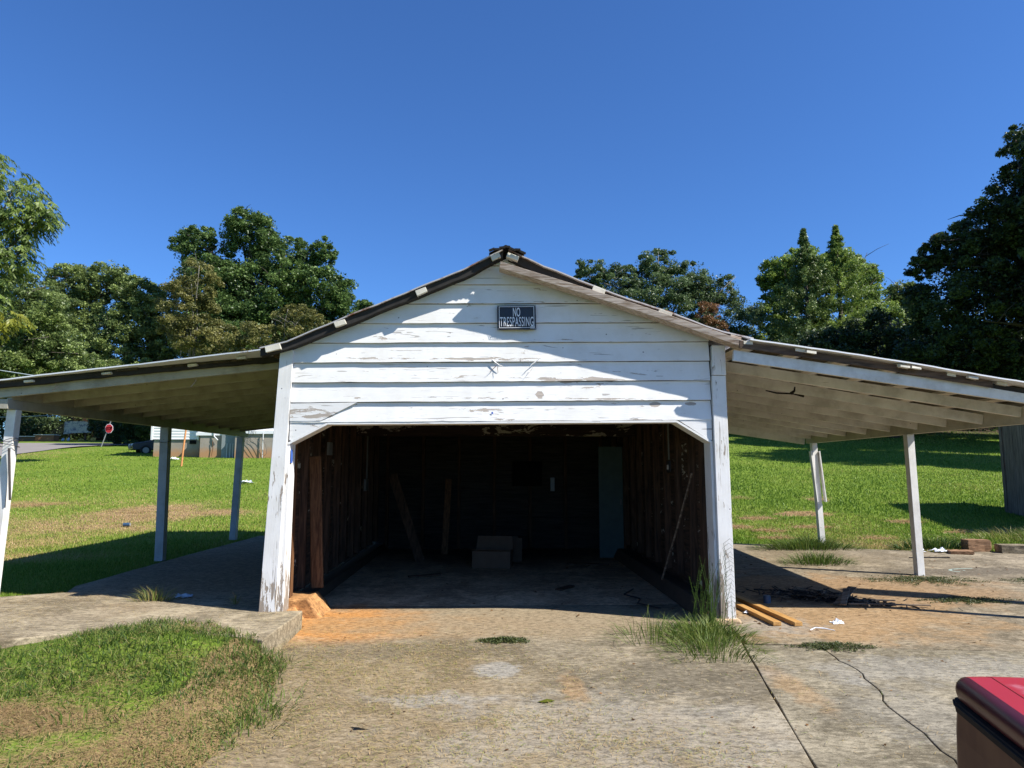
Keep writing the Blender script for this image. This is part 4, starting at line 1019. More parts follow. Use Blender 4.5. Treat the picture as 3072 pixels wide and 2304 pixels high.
# blocks at the lawn edge
crate('wood_block', obox(8.30, 12.55, z3(0, 12.55), 0.36, 0.30, 0.055, -20, 0.02), M['blockwood'], 'thin brown wood block beside the white plastic at the lawn edge', 'block')
crate('wood_block', obox(8.84, 12.92, z3(0, 12.9), 0.38, 0.26, 0.20, -6), M['blockwood'], 'thick square brown block at the lawn edge', 'block')
crate('concrete_block', obox(9.42, 12.62, z3(0, 12.6), 0.66, 0.30, 0.14, -14), M['slab'], 'long grey concrete block at the lawn edge', 'block')
crate('broken_brick', obox(9.10, 12.95, 0.12, 0.10, 0.05, 0.13, 30, 0.5), M['blockwood'], 'curved brown shard between the two larger blocks', 'brick', 0.012)
tag(build('metal_bar', MB().beam((7.05, 12.0, .115), (7.75, 12.0, .115), 0.02, 0.015), M['char'], None, (7.4, 12, .1)), 'thin dark bar lying behind the nearest right post', 'bar')
# chalk squiggles on the slab (flat print)
def squiggle(pts, w=0.022):
    V_ = []; F_ = []
    for i, (x, y) in enumerate(pts):
        a = Vector(pts[max(i - 1, 0)]); b = Vector(pts[min(i + 1, len(pts) - 1)]); d = (b - a).normalized(); n_ = Vector((-d.y, d.x)) * w
        for s_ in (1, -1): V_.append((x + n_.x * s_, y + n_.y * s_, z3(x, y + n_.y * s_) + 0.004))
    for i in range(len(pts) - 1): F_.append((2 * i, 2 * i + 2, 2 * i + 3, 2 * i + 1))
    m_ = MB(); m_.add(V_, F_); return m_
ck = build('chalk_mark', squiggle([(7.35 + .42 * math.cos(a), 10.72 + .20 * math.sin(a)) for a in np.linspace(0.5, 5.6, 18)]), M['chalk'], None, (7.35, 10.7, 0.07))
tag(ck, 'pale green curved chalk line on the right slab', 'mark')
ck = build('chalk_mark', squiggle([(7.55, 10.42), (7.8, 10.52), (8.0, 10.40), (8.25, 10.5)], .035), M['chalk'], None, (7.8, 10.4, 0.07))
tag(ck, 'pale green zigzag chalk line nearest the frame edge', 'mark')
ck = build('chalk_mark', squiggle([(7.1, 10.75), (7.4, 10.66), (7.7, 10.60), (7.95, 10.62)], .02), M['chalk'], None, (7.4, 10.7, 0.07))
tag(ck, 'short pale green chalk dash inside the curved line', 'mark')
# a few leaves, chips and twigs scattered on the concrete
def chips(name, n, fn, mat, label, sz=(0.01, 0.03)):
    C = []; rr = np.random.default_rng(len(name) + n)
    V_ = []
    for i in range(n):
        x, y, z = fn(rr); s_ = rr.uniform(*sz); a = rr.uniform(0, 6.28); c, q = math.cos(a), math.sin(a); t = rr.uniform(.3, .6); h = rr.uniform(0.0, s_ * .6)
        V_ += [(x - c * s_, y - q * s_, z + .005), (x + q * s_ * t, y - c * s_ * t, z + .006 + h), (x + c * s_, y + q * s_, z + .005 + h * .3), (x - q * s_ * t, y + c * s_ * t, z + .005)]
    o = np_mesh(name, V_, 4, mat, rr.uniform(0, 1, n)); return tag(o, label, 'litter', kind='stuff')
def f_right(rr):
    x = rr.uniform(2.6, 8.5); y = rr.uniform(6.6, 12.5); return x, y, z3(x, y)
def f_front(rr):
    x = rr.uniform(-1.6, 4.5); y = rr.uniform(3.5, 7.5); return x, y, 0.0
def f_floor(rr): return rr.uniform(-2, 2.1), rr.uniform(7.8, 13.5), 0.004
chips('leaf_litter', 420, f_right, M['leaf_brown'], 'scattered dry leaves and chips on the right slab')
chips('leaf_litter', 160, f_front, M['leaf_brown'], 'dry leaf scraps on the driveway', (0.006, 0.018))
chips('scattered_litter', 160, f_floor, M['leaf_brown'], 'small debris on the garage floor')
tag(build('dry_leaf', MB().add([(-0.86, 4.68, .01), (-0.79, 4.60, .05), (-0.72, 4.62, .012), (-0.79, 4.66, .03)], [(0, 1, 3), (3, 1, 2)]), M['leaf_brown'], None, (-.8, 4.65, 0)), 'curled brown leaf in the straw near the front', 'leaf')
tag(build('dry_leaf', MB().add([(0.33, 5.10, .008), (0.40, 5.15, .012), (0.46, 5.12, .008), (0.38, 5.08, .010)], [(0, 1, 2, 3)]), M['leaf_yellow'], None, (.4, 5.1, 0)), 'flat yellow leaf on the driveway', 'leaf')

# ---------------------------------------------------------------- house on the left
hz = float(H(-18, 46))
hs_ = empty('house', (-16, 46, hz), 'low white sided house on a stained block base behind the left lawn', 'house')
zA = 3.44
def lapwall(x0, x1, y, z0, z1, step, name='siding_board'):
    z = z0
    while z < z1 - 1e-3:
        t = min(z + step, z1)
        build(name, MB().hexa([(x0, y - 0.03, z), (x1, y - 0.03, z), (x1, y + 0.02, z), (x0, y + 0.02, z), (x0, y, t), (x1, y, t), (x1, y + 0.02, t), (x0, y + 0.02, t)]), M['vinyl'], hs_)
        z = t
lapwall(-21.30, -18.42, 45.6, 3.44, 6.0, 0.18)
build('corner_trim', MB().box(-21.42, -21.30, 45.55, 45.66, 3.40, 6.0), M['vinyl'], hs_)
bw = build('foundation_wall', MB().box(-21.25, -18.4, 45.66, 46.3, hz - .6, 3.42), M['block_wall'], hs_)
build('vent', MB().box(-19.0, -18.6, 45.62, 45.655, 3.15, 3.38), M['void'], bw)
bw2 = build('foundation_wall', MB().box(-18.1, -15.95, 45.0, 45.25, hz - .8, 3.65), M['block_wall'], hs_)
build('wall_cap', MB().box(-18.35, -15.9, 44.93, 45.3, 3.66, 3.84), M['vinyl'], hs_)
lapwall(-18.3, -15.95, 45.3, 3.86, 6.0, 0.2)
build('side_wall', MB().box(-18.41, -18.32, 45.3, 46.0, 3.4, 6.0), M['vinyl'], hs_)
gd = build('basement_door', MB().box(-16.72, -15.72, 44.85, 44.92, hz - .6, 3.88), M['greydoor'], hs_)
for xx in (-16.35, -16.15, -15.98): build('pipe', MB().tube([(xx, 44.78, hz - .3), (xx, 44.78, 3.15)], 0.025, 6), M['whiteplastic'], gd)
build('foundation_wall', MB().box(-15.70, -11.5, 44.3, 44.6, hz - .9, 3.72), M['block_wall'], hs_)
build('wall_cap', MB().box(-15.7, -11.4, 44.2, 44.62, 3.73, 3.90), M['vinyl'], hs_)
lapwall(-15.7, -11.5, 44.5, 3.92, 6.0, 0.2)
build('pipe', MB().tube([(-13.95, 44.15, hz - .4), (-13.95, 44.15, 3.8)], 0.03, 6), M['whiteplastic'], hs_)
wr = MB()
rs = random.Random(3)
for i in range(5):
    x0 = -15.2 + i * .25
    wr.tube([(x0 + .25 * math.sin(t * 3 + i) + t * .2, 44.12, 4.1 - t * (0.5 + .12 * i) + .15 * math.sin(t * 5 + i)) for t in np.linspace(0, 2, 12)], 0.010, 4)
build('hanging_wires', wr, M['wire'], hs_)
build('downpipe', MB().tube([(-17.25, 44.9, 3.9), (-17.2, 44.88, 3.6), (-16.95, 44.85, 3.35)], 0.04, 6), M['whiteplastic'], hs_)
for xx in (-17.5,): build('hose', MB().tube([(-17.3, 44.9, 3.3), (-17.25, 44.9, 2.9), (-17.32, 44.9, hz)], 0.02, 5), M['brownwood'], hs_)
for (xa_, xb_, yf_) in ((-21.8, -18.36, 45.42), (-18.355, -15.82, 45.1), (-15.815, -10.8, 44.25)):
    build('roof', MB().hexa([(xa_, yf_, 5.95), (xb_, yf_, 5.95), (xb_, 49.5, 7.0), (xa_, 49.5, 7.0), (xa_, yf_, 6.07), (xb_, yf_, 6.07), (xb_, 49.5, 7.12), (xa_, 49.5, 7.12)]), M['roofshingle'], hs_)
build('rear_wall', MB().box(-21.3, -11.5, 46.4, 50, hz, 5.95), M['vinyl'], hs_)
for (a, b) in ((-20.6, -19.8), (-17.6, -16.6), (-14.2, -13.0)):
    yy = 45.55 if a < -19 else (45.25 if a < -16 else 44.45)
    w_ = build('window', MB().box(a, b, yy - .06, yy, 4.5, 5.5), M['vinyl'], hs_)
    build('pane', MB().box(a + .08, b - .08, yy - .075, yy - .062, 4.58, 5.42), M['glass'], w_)

# marker pole
zo = float(H(-16.18, 38))
tag(build('marker_pole', MB().tube([(-16.2, 38, zo - .2), (-16.14, 38, zo + .9), (-16.05, 38, zo + 1.95)], [.055, .05, .045], 8), M['orangepole'], None, (-16.2, 38, zo)), 'rusty orange marker pole standing in the left lawn', 'pole')
litter('fallen_rag', -18.6, 42.5, float(H(-18.6, 42.5)) + .05, 0.55, 0.12, M['paper'], 'pale rag lying on grass by the house corner', 'litter', 9)

# grey car
def car(cx, cy, cz, rot, label):
    e = empty('parked_car', (cx, cy, cz), label, 'car')
    c, s_ = math.cos(R(rot)), math.sin(R(rot)); T_ = lambda x, y, z: (cx + x * c - y * s_, cy + x * s_ + y * c, cz + z)
    prof = [(-2.2, .35), (-2.25, .62), (-2.15, .80), (-1.2, .98), (-0.45, 1.42), (0.75, 1.45), (1.55, 1.05), (2.15, .98), (2.25, .6), (2.2, .35)]
    def ext(pr, hw, hw2=None):
        n = len(pr); mb = MB(); o_ = [T_(x, -hw, z) for x, z in pr] + [T_(x, hw, z) for x, z in pr]
        return mb.add(o_, [tuple(range(n)), tuple(range(2 * n - 1, n - 1, -1))] + [((i + 1) % n, i, n + i, n + (i + 1) % n) for i in range(n)])
    build('body', ext(prof, .88), M['carpaint'], e, bevel=0.05)
    w_ = [(-1.12, 1.0), (-0.47, 1.37), (0.72, 1.40), (1.4, 1.05)]
    for sy in (-1, 1):
        build('side_window', MB().hexa([T_(-1.0, sy * .885, 1.0), T_(1.35, sy * .885, 1.03), T_(1.35, sy * .895, 1.03), T_(-1.0, sy * .895, 1.0), T_(-0.42, sy * .885, 1.35), T_(.70, sy * .885, 1.38), T_(.70, sy * .895, 1.38), T_(-.42, sy * .895, 1.35)]), M['glass'], e)
    build('windshield', MB().hexa([T_(-1.2, -.75, 1.0), T_(-1.2, .75, 1.0), T_(-1.17, .75, .99), T_(-1.17, -.75, .99), T_(-.5, -.65, 1.41), T_(-.5, .65, 1.41), T_(-.46, .65, 1.40), T_(-.46, -.65, 1.40)]), M['glass'], e)
    build('grille', MB().hexa([T_(-2.27, -.45, .45), T_(-2.27, .45, .45), T_(-2.22, .45, .45), T_(-2.22, -.45, .45), T_(-2.27, -.45, .62), T_(-2.27, .45, .62), T_(-2.22, .45, .62), T_(-2.22, -.45, .62)]), M['blackplastic'], e)
    for sy in (-1, 1):
        build('headlight', MB().hexa([T_(-2.24, sy * .55 - .16, .66), T_(-2.24, sy * .55 + .16, .66), T_(-2.1, sy * .55 + .2, .66), T_(-2.1, sy * .55 - .2, .66), T_(-2.21, sy * .55 - .16, .78), T_(-2.21, sy * .55 + .16, .78), T_(-2.08, sy * .55 + .2, .80), T_(-2.08, sy * .55 - .2, .80)]), M['whiteplastic'], e)
        for xx in (-1.4, 1.4):
            wmb = MB().tube([T_(xx, sy * .80, .33), T_(xx, sy * .93, .33)], .33, 18)
            w2 = build('wheel', wmb, M['rubber'], e)
            build('rim', MB().tube([T_(xx, sy * .92, .33), T_(xx, sy * .945, .33)], .2, 14), M['galv'], w2)
car(-22.9, 51.0, float(H(-23.4, 50)) - 0.15, 35, 'dark grey parked car half hidden behind the white house corner')

# deck with stairs beyond the road
dz = float(H(-49, 84))
dk = empty('wooden_deck', (-48.5, 86, dz), 'raised brown wooden deck with stairs under the trees beyond the road', 'deck')
def dbox(name, x0, x1, y0, y1, z0, z1, m='darkbrown', p=dk): return build(name, MB().box(x0, x1, y0, y1, dz + z0, dz + z1), M[m], p)
dbox('deck_floor', -47.6, -42.5, 84.6, 89, 1.25, 1.45, 'brownrail')
for xx in (-47.5, -45.2, -42.8): dbox('post', xx, xx + .2, 84.7, 84.9, -.4, 1.24, 'brownrail')
for xx in (-49.1, -47.55, -46.6): dbox('rail_post', xx, xx + .13, 84.35, 84.5, 0 if xx < -49 else 1.46, 2.3 + (0 if xx > -49 else -.6), 'brownrail')
for zz in (1.55, 1.85, 2.15, 2.4): dbox('rail', -46.45, -42.5, 84.42, 84.5, zz, zz + .16)
for q in range(4): build('stair_rail', MB().beam((-51.2, 84.4, dz + .15 + q * .28), (-49.2, 84.4, dz + 1.35 + q * .28), .06, .13), M['brownrail'], dk)
for q in range(6): dbox('step', -51.2 + q * .33, -50.85 + q * .33, 84.6, 85.8, .05 + q * .2, .12 + q * .2, 'brownrail')
dbox('house_wall', -52, -42, 89.2, 89.5, 0, 4.5, 'darkbrown')
tr = MB(); V_ = []; F_ = []
for j in range(7):
    for i in range(10):
        V_.append((-49.6 + i * .36 + .02 * j, 84.15 + .06 * math.sin(i * 1.3 + j), dz + .72 + j * .25 + .05 * math.sin(i * .5) + 0.03 * i * (1 - j / 6)))
for j in range(6):
    for i in range(9): a = j * 10 + i; F_.append((a, a + 1, a + 11, a + 10))
tr.add(V_, F_)
tag(build('tarp', tr, M['tarp'], None, (-48, 84.1, dz + .7), smooth=True), 'cream tarp with dark pattern hanging over the deck rail', 'tarp')
bz = float(H(-49.5, 80))
for i, (x0, x1, h, m, lb) in enumerate([(-52.2, -50.0, .55, 'brownrail', 'low brown planter box nearest the left post'), (-49.95, -47.9, .72, 'planter', 'orange brown planter box with pale top before the deck stairs')]):
    e = empty('planter_box', ((x0 + x1) / 2, 80, bz), lb, 'planter')
    for q in range(4):
        hh = h / 4
        build('plank', MB().box(x0, x1, 79.6, 79.66, bz + q * hh - .05, bz + q * hh + hh - .07), M[m], e)
    build('end_panel', MB().box(x0, x0 + .06, 79.67, 80.6, bz - .05, bz + h - .06), M[m], e)
    build('end_panel', MB().box(x1 - .06, x1, 79.67, 80.6, bz - .05, bz + h - .06), M[m], e)
    build('lid', MB().box(x0 - .1, x1 + .1, 79.5, 80.7, bz + h - .05, bz + h), M['vinyl'], e)
for (x, w, h, m, lb, nm) in [(-46.9, .5, .26, 'yellowtoy', 'yellow plastic chair shaped junk under the deck edge', 'yard_junk'), (-45.5, .55, .4, 'yellowtoy', 'rounded yellow bin at the end of the deck', 'yard_junk'), (-48.9, .3, .3, 'paper', 'white bag under the deck stairs', 'yard_junk'), (-48.3, .25, .35, 'paper', 'small white bag right of the stairs', 'yard_junk')]:
    z_ = float(H(x, 83))
    mb = MB().tube([(x, 83, z_ - .1), (x, 83, z_ + h * .4), (x + .05, 83, z_ + h * .8), (x, 83, z_ + h)], [w * .45, w * .55, w * .45, w * .2], 9)
    tag(build(nm, mb, M[m], None, (x, 83, z_), smooth=True), lb, 'junk')
tag(build('cable', MB().tube([(-90, 80, 7.35), (-70, 80, 7.22), (-54, 80, 7.25), (-47.1, 84.3, 7.9)], .035, 5), M['cable'], None, (-60, 80, 7.2)), 'pale blue line strung across to the deck rail', 'cable')
tag(build('overhead_cable', MB().tube([(-24, -30, 6.4), (-20.5, 0, 5.35), (-17.8, 22, 5.02), (-17.43, 28, 5.15), (-17.4, 44.0, 5.95)], .014, 5), M['cable'], None, (-18, 22, 5)), 'thin service cable running over the left lean-to to the house', 'cable')

# ---------------------------------------------------------------- plank shed at right edge
sz = float(H(13.5, 17))
sh = empty('plank_shed', (14.5, 16, sz), 'weathered grey plank shed at the right edge of the lawn', 'shed')
for q in range(7):
    x0 = 13.32 + q * 0.30
    build('plank', MB().box(x0, x0 + .292, 17.97, 18.0, float(H(x0, 18)) - .1, sz + 2.75), M['greyplank'], sh)
for q in range(11):
    y1_ = 18.02 - q * 0.34
    build('plank', MB().box(13.26 + random.uniform(-.008, .008), 13.30, y1_ - .332, y1_, float(H(13.3, y1_ - .2)) - .1, sz + 2.75), M['greyplank'], sh)
build('corner_post', MB().box(13.235, 13.32, 18.03, 18.12, float(H(13.3, 18)) - .1, sz + 2.74), M['greyplank'], sh)
build('roof', MB().hexa([(13.1, 14.2, sz + 2.78), (15.5, 14.2, sz + 2.78), (15.5, 18.3, sz + 2.78), (13.1, 18.3, sz + 2.78), (13.1, 14.2, sz + 2.84), (15.5, 14.2, sz + 3.0), (15.5, 18.3, sz + 3.0), (13.1, 18.3, sz + 2.84)]), M['tin2'], sh)

# ---------------------------------------------------------------- red vehicle corner
VC = Vector((1.26, 2.0, 0)); vf = Vector((0.24, 0.97, 0)).normalized(); vr = Vector((vf.y, -vf.x, 0))
vh = empty('red_vehicle', (VC.x, VC.y, 0), 'old red car at the lower right corner with faded paint', 'car')
def TV(a, b, z): p = VC + vr * a + vf * b; return (p.x, p.y, z)
def loft(rows, mat, name, parent=vh, smooth=True, cap=True):
    n = len(rows[0]); mb = MB(); mb.add([p for r_ in rows for p in r_], [(i * n + j, i * n + j + 1, (i + 1) * n + j + 1, (i + 1) * n + j) for i in range(len(rows) - 1) for j in range(n - 1)])
    if cap: mb.f.append(tuple(range(n - 1, -1, -1))); mb.f.append(tuple((len(rows) - 1) * n + j for j in range(n)))
    return build(name, mb, mat, parent, smooth=smooth)
BS = [0.0, -0.02, -0.06, -0.5, -1.2, -2.0, -3.0, -4.2, -4.5]
def ins(b): return 0.045 if b == 0.0 else (0.012 if b == -0.02 else 0.0)
# lower body side: from sill to trim
rows = []
for b in BS:
    i_ = ins(b)
    rows.append([TV(0.14 + i_, b, 0.28), TV(0.03 + i_, b, 0.45), TV(-0.012 + i_, b, 0.72), TV(-0.005 + i_, b, 0.90), TV(0.0 + i_, b, 0.956), TV(1.70 - i_, b, 0.956), TV(1.72 - i_, b, 0.72), TV(1.60 - i_, b, 0.28)])
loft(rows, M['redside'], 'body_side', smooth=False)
# rubber / metal trim between side and top
rows = []
for b in BS: i_ = ins(b); rows.append([TV(-0.003 + i_, b + .003, 0.957), TV(-0.005 + i_, b + .003, 0.970), TV(-0.002 + i_, b + .003, 0.982), TV(0.06, b, 0.983), TV(1.64, b, 0.983), TV(1.715 - i_, b, 0.970), TV(1.71 - i_, b, 0.958)])
loft(rows, M['trim'], 'trim_strip', smooth=False)
rows = []
for b in BS: i_ = ins(b); rows.append([TV(-0.007 + i_, b + .005, 0.972), TV(-0.008 + i_, b + .005, 0.975), TV(-0.006 + i_, b + .005, 0.977), TV(0.0 + i_, b, 0.976)])
loft(rows, M['trim'], 'moulding_line', smooth=False)
# top: rounded shoulder, then crease, then flat deck
rows = []
for b in BS:
    i_ = ins(b); dz_ = -0.022 if b == 0.0 else (-0.008 if b == -0.02 else 0.0)
    rows.append([TV(0.034 + i_ * .3, b, 1.0465 + dz_), TV(0.085, b, 1.050 + dz_), TV(0.087, b, 1.047 + dz_), TV(0.089, b, 1.0505 + dz_), TV(0.3, b, 1.056 + dz_), TV(0.86, b, 1.062 + dz_), TV(1.5, b, 1.055 + dz_), TV(1.68 - i_, b, 1.025 + dz_), TV(1.70 - i_, b, 0.985)])
loft(rows, M['redpaint'], 'top_panel', smooth=False, cap=False)
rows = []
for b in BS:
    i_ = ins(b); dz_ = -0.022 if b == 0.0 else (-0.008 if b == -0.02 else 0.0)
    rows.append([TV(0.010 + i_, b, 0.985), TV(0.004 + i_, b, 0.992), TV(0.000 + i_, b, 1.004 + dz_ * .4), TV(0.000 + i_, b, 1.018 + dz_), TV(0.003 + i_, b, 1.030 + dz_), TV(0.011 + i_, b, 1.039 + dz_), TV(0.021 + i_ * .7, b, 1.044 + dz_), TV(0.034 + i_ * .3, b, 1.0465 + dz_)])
loft(rows, M['red_shaded'], 'shoulder_shaded')  # red shoulder under the top panel, its shade put into the colour
for (b, a) in ((-0.9, .05), (-3.6, .05), (-0.9, 1.55), (-3.6, 1.55)):
    w_ = build('wheel', MB().tube([TV(a, b, .33), TV(a + .18, b, .33)], .33, 20), M['rubber'], vh)
    build('rim', MB().tube([TV(a - .012, b, .33) if a < 1 else TV(a + .18, b, .33), TV(a + .02, b, .33) if a < 1 else TV(a + .2, b, .33)], .2, 16), M['galv'], w_)
build('end_bumper', MB().hexa([TV(.1, -.01, .35), TV(1.6, -.01, .35), TV(1.6, .06, .35), TV(.1, .06, .35), TV(.1, -.01, .5), TV(1.6, -.01, .5), TV(1.6, .06, .5), TV(.1, .06, .5)]), M['chrome'], vh)

up_ = empty('utility_pole', (11.9, 5.75, 0), 'wooden utility pole standing right of the view, its shadow on the slab', 'pole')
build('pole', MB().tube([(11.9, 5.75, -.2), (11.9, 5.75, 8.2)], [.15, .11], 10), M['bark'], up_, smooth=True)
build('transformer', MB().tube([(11.75, 5.9, 6.9), (11.75, 5.9, 7.9)], [.22, .22], 12), M['galv'], up_, smooth=True)

# ---------------------------------------------------------------- TREES
def leaves(P, s, asp, updir=0.35, tintbase=None, droop=False, seed=0):
    """diamond leaves at points P; s half-length array"""
    rr = np.random.default_rng(seed); n = len(P)
    nrm = rr.normal(size=(n, 3)); nrm[:, 2] = np.abs(nrm[:, 2]) + updir; nrm /= np.linalg.norm(nrm, axis=1)[:, None]
    u = rr.normal(size=(n, 3)); u -= (u * nrm).sum(1)[:, None] * nrm
    if droop: u[:, 2] -= 1.2
    u /= np.linalg.norm(u, axis=1)[:, None]; v = np.cross(nrm, u)
    S_ = s[:, None]
    V_ = np.stack([P - u * S_, P + v * S_ * asp + u * S_ * .5, P - v * S_ * asp + u * S_ * .7], 1).reshape(-1, 3)
    return V_
def crown_points(lobes, Y, K, seed, cl=0.30, depth=0.9, fill=0.30):
    rr = np.random.default_rng(seed); out = []; tint = []
    for (cx, cz, rx, rz_) in lobes:
        area = rx * rz_; n = int(K * 3.1 * area) + 60; ry = max(rx, rz_) * depth
        nc = int(16 + 6.5 * area)
        d = rr.normal(size=(nc, 3)); d /= np.linalg.norm(d, axis=1)[:, None]
        rad = rr.uniform(0.35, 1.0, nc) ** 0.55
        cc_ = d * rad[:, None] * np.array([rx, ry, rz_]) * 0.95
        cr_ = rr.uniform(0.6, 1.3, nc) * cl * (rx + rz_) / 2 * (1.0 / max(1, area ** .16))
        who = rr.integers(0, nc, n); g_ = rr.normal(size=(n, 3)); g_ /= np.linalg.norm(g_, axis=1)[:, None]
        rd = rr.uniform(0.1, 1, n) ** 0.45
        p = cc_[who] + g_ * (rd * cr_[who])[:, None] * np.array([1, 1, .72])
        tt = rr.uniform(0, 1, nc)[who] * .45 + rr.uniform(0, 1, n) * .55
        m = int(n * fill); q = rr.normal(size=(m, 3)); q = q / np.linalg.norm(q, axis=1)[:, None] * (rr.uniform(0, .88, m) ** .6)[:, None] * np.array([rx, ry, rz_])
        out.append(np.vstack([p, q]) + np.array([cx, Y, cz])); tint.append(np.concatenate([tt, rr.uniform(0, .5, m)]))
    return np.vstack(out), np.concatenate(tint)
def tree(name, label, Y, lobes, mat, s=0.16, asp=0.55, K=420, seed=1, trunk=None, tr=0.35, bark='bark', cl=0.30, limbs=True, extra=None, droop=False, fill=0.25, cat='tree', group=None):
    rs = random.Random(seed)
    cx = sum(l[0] * l[2] for l in lobes) / sum(l[2] for l in lobes) if trunk is None else trunk
    zb = float(H(cx, Y)); e = empty(name, (cx, Y, zb), label, cat, group)
    zlow = min(l[1] for l in lobes); ztop = max(l[1] for l in lobes)
    mb = MB(); n = 7; hx = max(l[1] + l[3] * .2 for l in lobes)
    pts = []; rad = []
    for i in range(n):
        t = i / (n - 1); pts.append((cx + rs.uniform(-.25, .25) * (t > 0) * (hx - zb) / 12, Y + rs.uniform(-.2, .2) * (t > 0), zb - .3 + (hx - zb + .3) * t)); rad.append(tr * (1 - .85 * t) * (1.25 if i == 0 else 1))
    mb.tube(pts, rad, 8)
    if limbs:
        for (lx, lz_, rx, rz_) in lobes:
            for q in range(3):
                t = rs.uniform(.3, .75); b0 = Vector((np.interp(t, np.linspace(0, 1, n), [p[0] for p in pts]), Y, np.interp(t, np.linspace(0, 1, n), [p[2] for p in pts])))
                tg = Vector((lx + rs.uniform(-.6, .6) * rx, Y + rs.uniform(-.8, .5) * rx, lz_ + rs.uniform(-.3, .75) * rz_))
                if tg.z < b0.z: b0.z = max(zb + 1, tg.z - .8)
                m1_ = b0.lerp(tg, .45) + Vector((rs.uniform(-.4, .4), rs.uniform(-.4, .4), rs.uniform(.1, .7)))
                r0 = tr * .30
                mb.tube([b0, m1_, b0.lerp(tg, .8) + Vector((0, 0, .2)), tg], [r0, r0 * .6, r0 * .35, .02], 5)
                for w in range(3):
                    a = m1_.lerp(tg, rs.uniform(.2, 1)); bq = a + Vector((rs.uniform(-1, 1) * rx * .5, rs.uniform(-1, .4) * rx * .5, rs.uniform(-.2, .8) * rz_ * .6))
                    mb.tube([a, a.lerp(bq, .5) + Vector((0, 0, .1)), bq], [r0 * .28, r0 * .18, .012], 4)
    build('trunk', mb, M[bark], e, smooth=True)
    P, T_ = crown_points(lobes, Y, K, seed, cl, fill=fill)
    keep = P[:, 2] > zb + .1; P = P[keep]; T_ = T_[keep]
    rr = np.random.default_rng(seed + 99)
    ss = s * rr.uniform(.6, 1.3, len(P))
    np_mesh('crown', leaves(P, ss, asp, droop=droop, seed=seed), 3, M[mat], T_, e, (cx, Y, zb))
    return e
OAK = [(-26.0, 26.8, 3.4, 3.0), (-31.6, 25.3, 2.9, 2.5), (-22.3, 23.9, 4.0, 2.8), (-18.1, 24.7, 1.5, 1.9), (-18.3, 20.3, 4.0, 3.2), (-29.6, 21.3, 4.7, 3.5), (-24.6, 19.5, 5.4, 3.9), (-16.1, 18.4, 2.2, 2.5), (-27.3, 15.8, 6.5, 3.2), (-19, 14.5, 5, 3)]
tree('oak_tree', 'tallest broad dark green oak rising behind the left lean-to roof', 75, OAK, 'leaf_oak', K=330, seed=11, trunk=-25.5, tr=.6, cl=.26, s=.17)
tree('young_tree', 'thin olive brown tree left of and before the tall oak', 60, [(-25.4, 17.0, 2.3, 2.5), (-25.8, 14.4, 2.9, 2.3), (-24.0, 12.4, 3.2, 2.0)], 'leaf_olive', s=.11, K=560, seed=12, tr=.2, bark='palebark', cl=.24, fill=.1)
tree('young_tree', 'olive tree with bare pale branches just above the left roof slope', 58, [(-15.7, 13.2, 2.5, 2.0), (-18.9, 11.8, 3.1, 1.9), (-14.3, 11.6, 2.5, 1.4), (-21.5, 10.8, 2.4, 1.6)], 'leaf_olive', s=.11, K=620, seed=13, tr=.2, bark='palebark', cl=.25, fill=.12)
tree('leafy_tree', 'wide rounded green tree standing left of the tall oak', 80, [(-47.2, 22.1, 3.1, 3.0), (-43.2, 22.5, 3.1, 2.8), (-45.8, 17.5, 4.6, 4.1), (-50, 18, 3, 4), (-46, 12.5, 5, 3)], 'leaf_mid', s=.17, K=330, seed=14, trunk=-53, tr=.45, cl=.27)
tree('leafy_tree', 'lower green tree between the wide rounded tree and the thin olive tree', 78, [(-39.0, 20.2, 2.7, 2.9), (-39.4, 15.8, 4.2, 3.7), (-36.4, 18.2, 2.3, 3.0), (-34, 14.5, 3.2, 3.2), (-38, 11.5, 5, 3), (-32, 18.5, 1.8, 2.2)], 'leaf_mid', s=.16, K=350, seed=15, tr=.4, cl=.27)
tree('bushy_tree', 'dense dark green bushy tree low at the left edge', 40, [(-25.7, 10.1, 2.1, 2.3), (-26.2, 7.6, 1.9, 1.9), (-24.1, 8.2, 1.5, 1.5), (-23.0, 6.9, 1.2, 1.4), (-28.5, 8.5, 2.4, 3.2), (-26.5, 7.4, 2.2, 1.5), (-27.3, 11.3, 1.8, 1.8)], 'leaf_mid', s=.09, K=800, seed=16, tr=.22, trunk=-32)
tree('small_tree', 'small round treetop peeping over the left roof slope', 90, [(-16.1, 21.9, 1.7, 1.4), (-16.5, 18, 2.5, 3)], 'leaf_oak', s=.17, K=400, seed=17, tr=.3)
# near pecan with drooping compound leaves
NE = [(-15.3, 10.0, 1.2, 1.2), (-14.6, 9.4, .75, .75), (-14.1, 9.6, .5, .5), (-16.2, 8.9, 1.7, 1.6), (-14.9, 8.2, .75, .6), (-16.9, 11.2, 1.7, 1.0), (-16.3, 6.9, 1.3, 1.1), (-18, 9.5, 2, 2.2), (-16.0, 7.9, 1.2, .9)]
zb = float(H(-17.5, 22)); e = empty('pecan_tree', (-17.5, 22, zb), 'near tree with drooping compound leaves at the left edge', 'tree')
rs = random.Random(4); mb = MB(); mb.tube([(-17.5, 22, zb - .3), (-17.45, 22, zb + 3), (-17.2, 22, zb + 6), (-17.0, 22, zb + 9)], [.32, .26, .18, .06], 9)
for (lx, lz_, rx, rz_) in NE:
    for q in range(2):
        b0 = Vector((-17.3, 22, rs.uniform(zb + 3, lz_))); tg = Vector((lx + rs.uniform(-.4, .4) * rx, 22 + rs.uniform(-.5, .5), lz_ + rs.uniform(-.2, .5) * rz_))
        mb.tube([b0, b0.lerp(tg, .5) + Vector((0, 0, .3)), tg], [.07, .045, .015], 5)
build('trunk', mb, M['bark'], e, smooth=True)
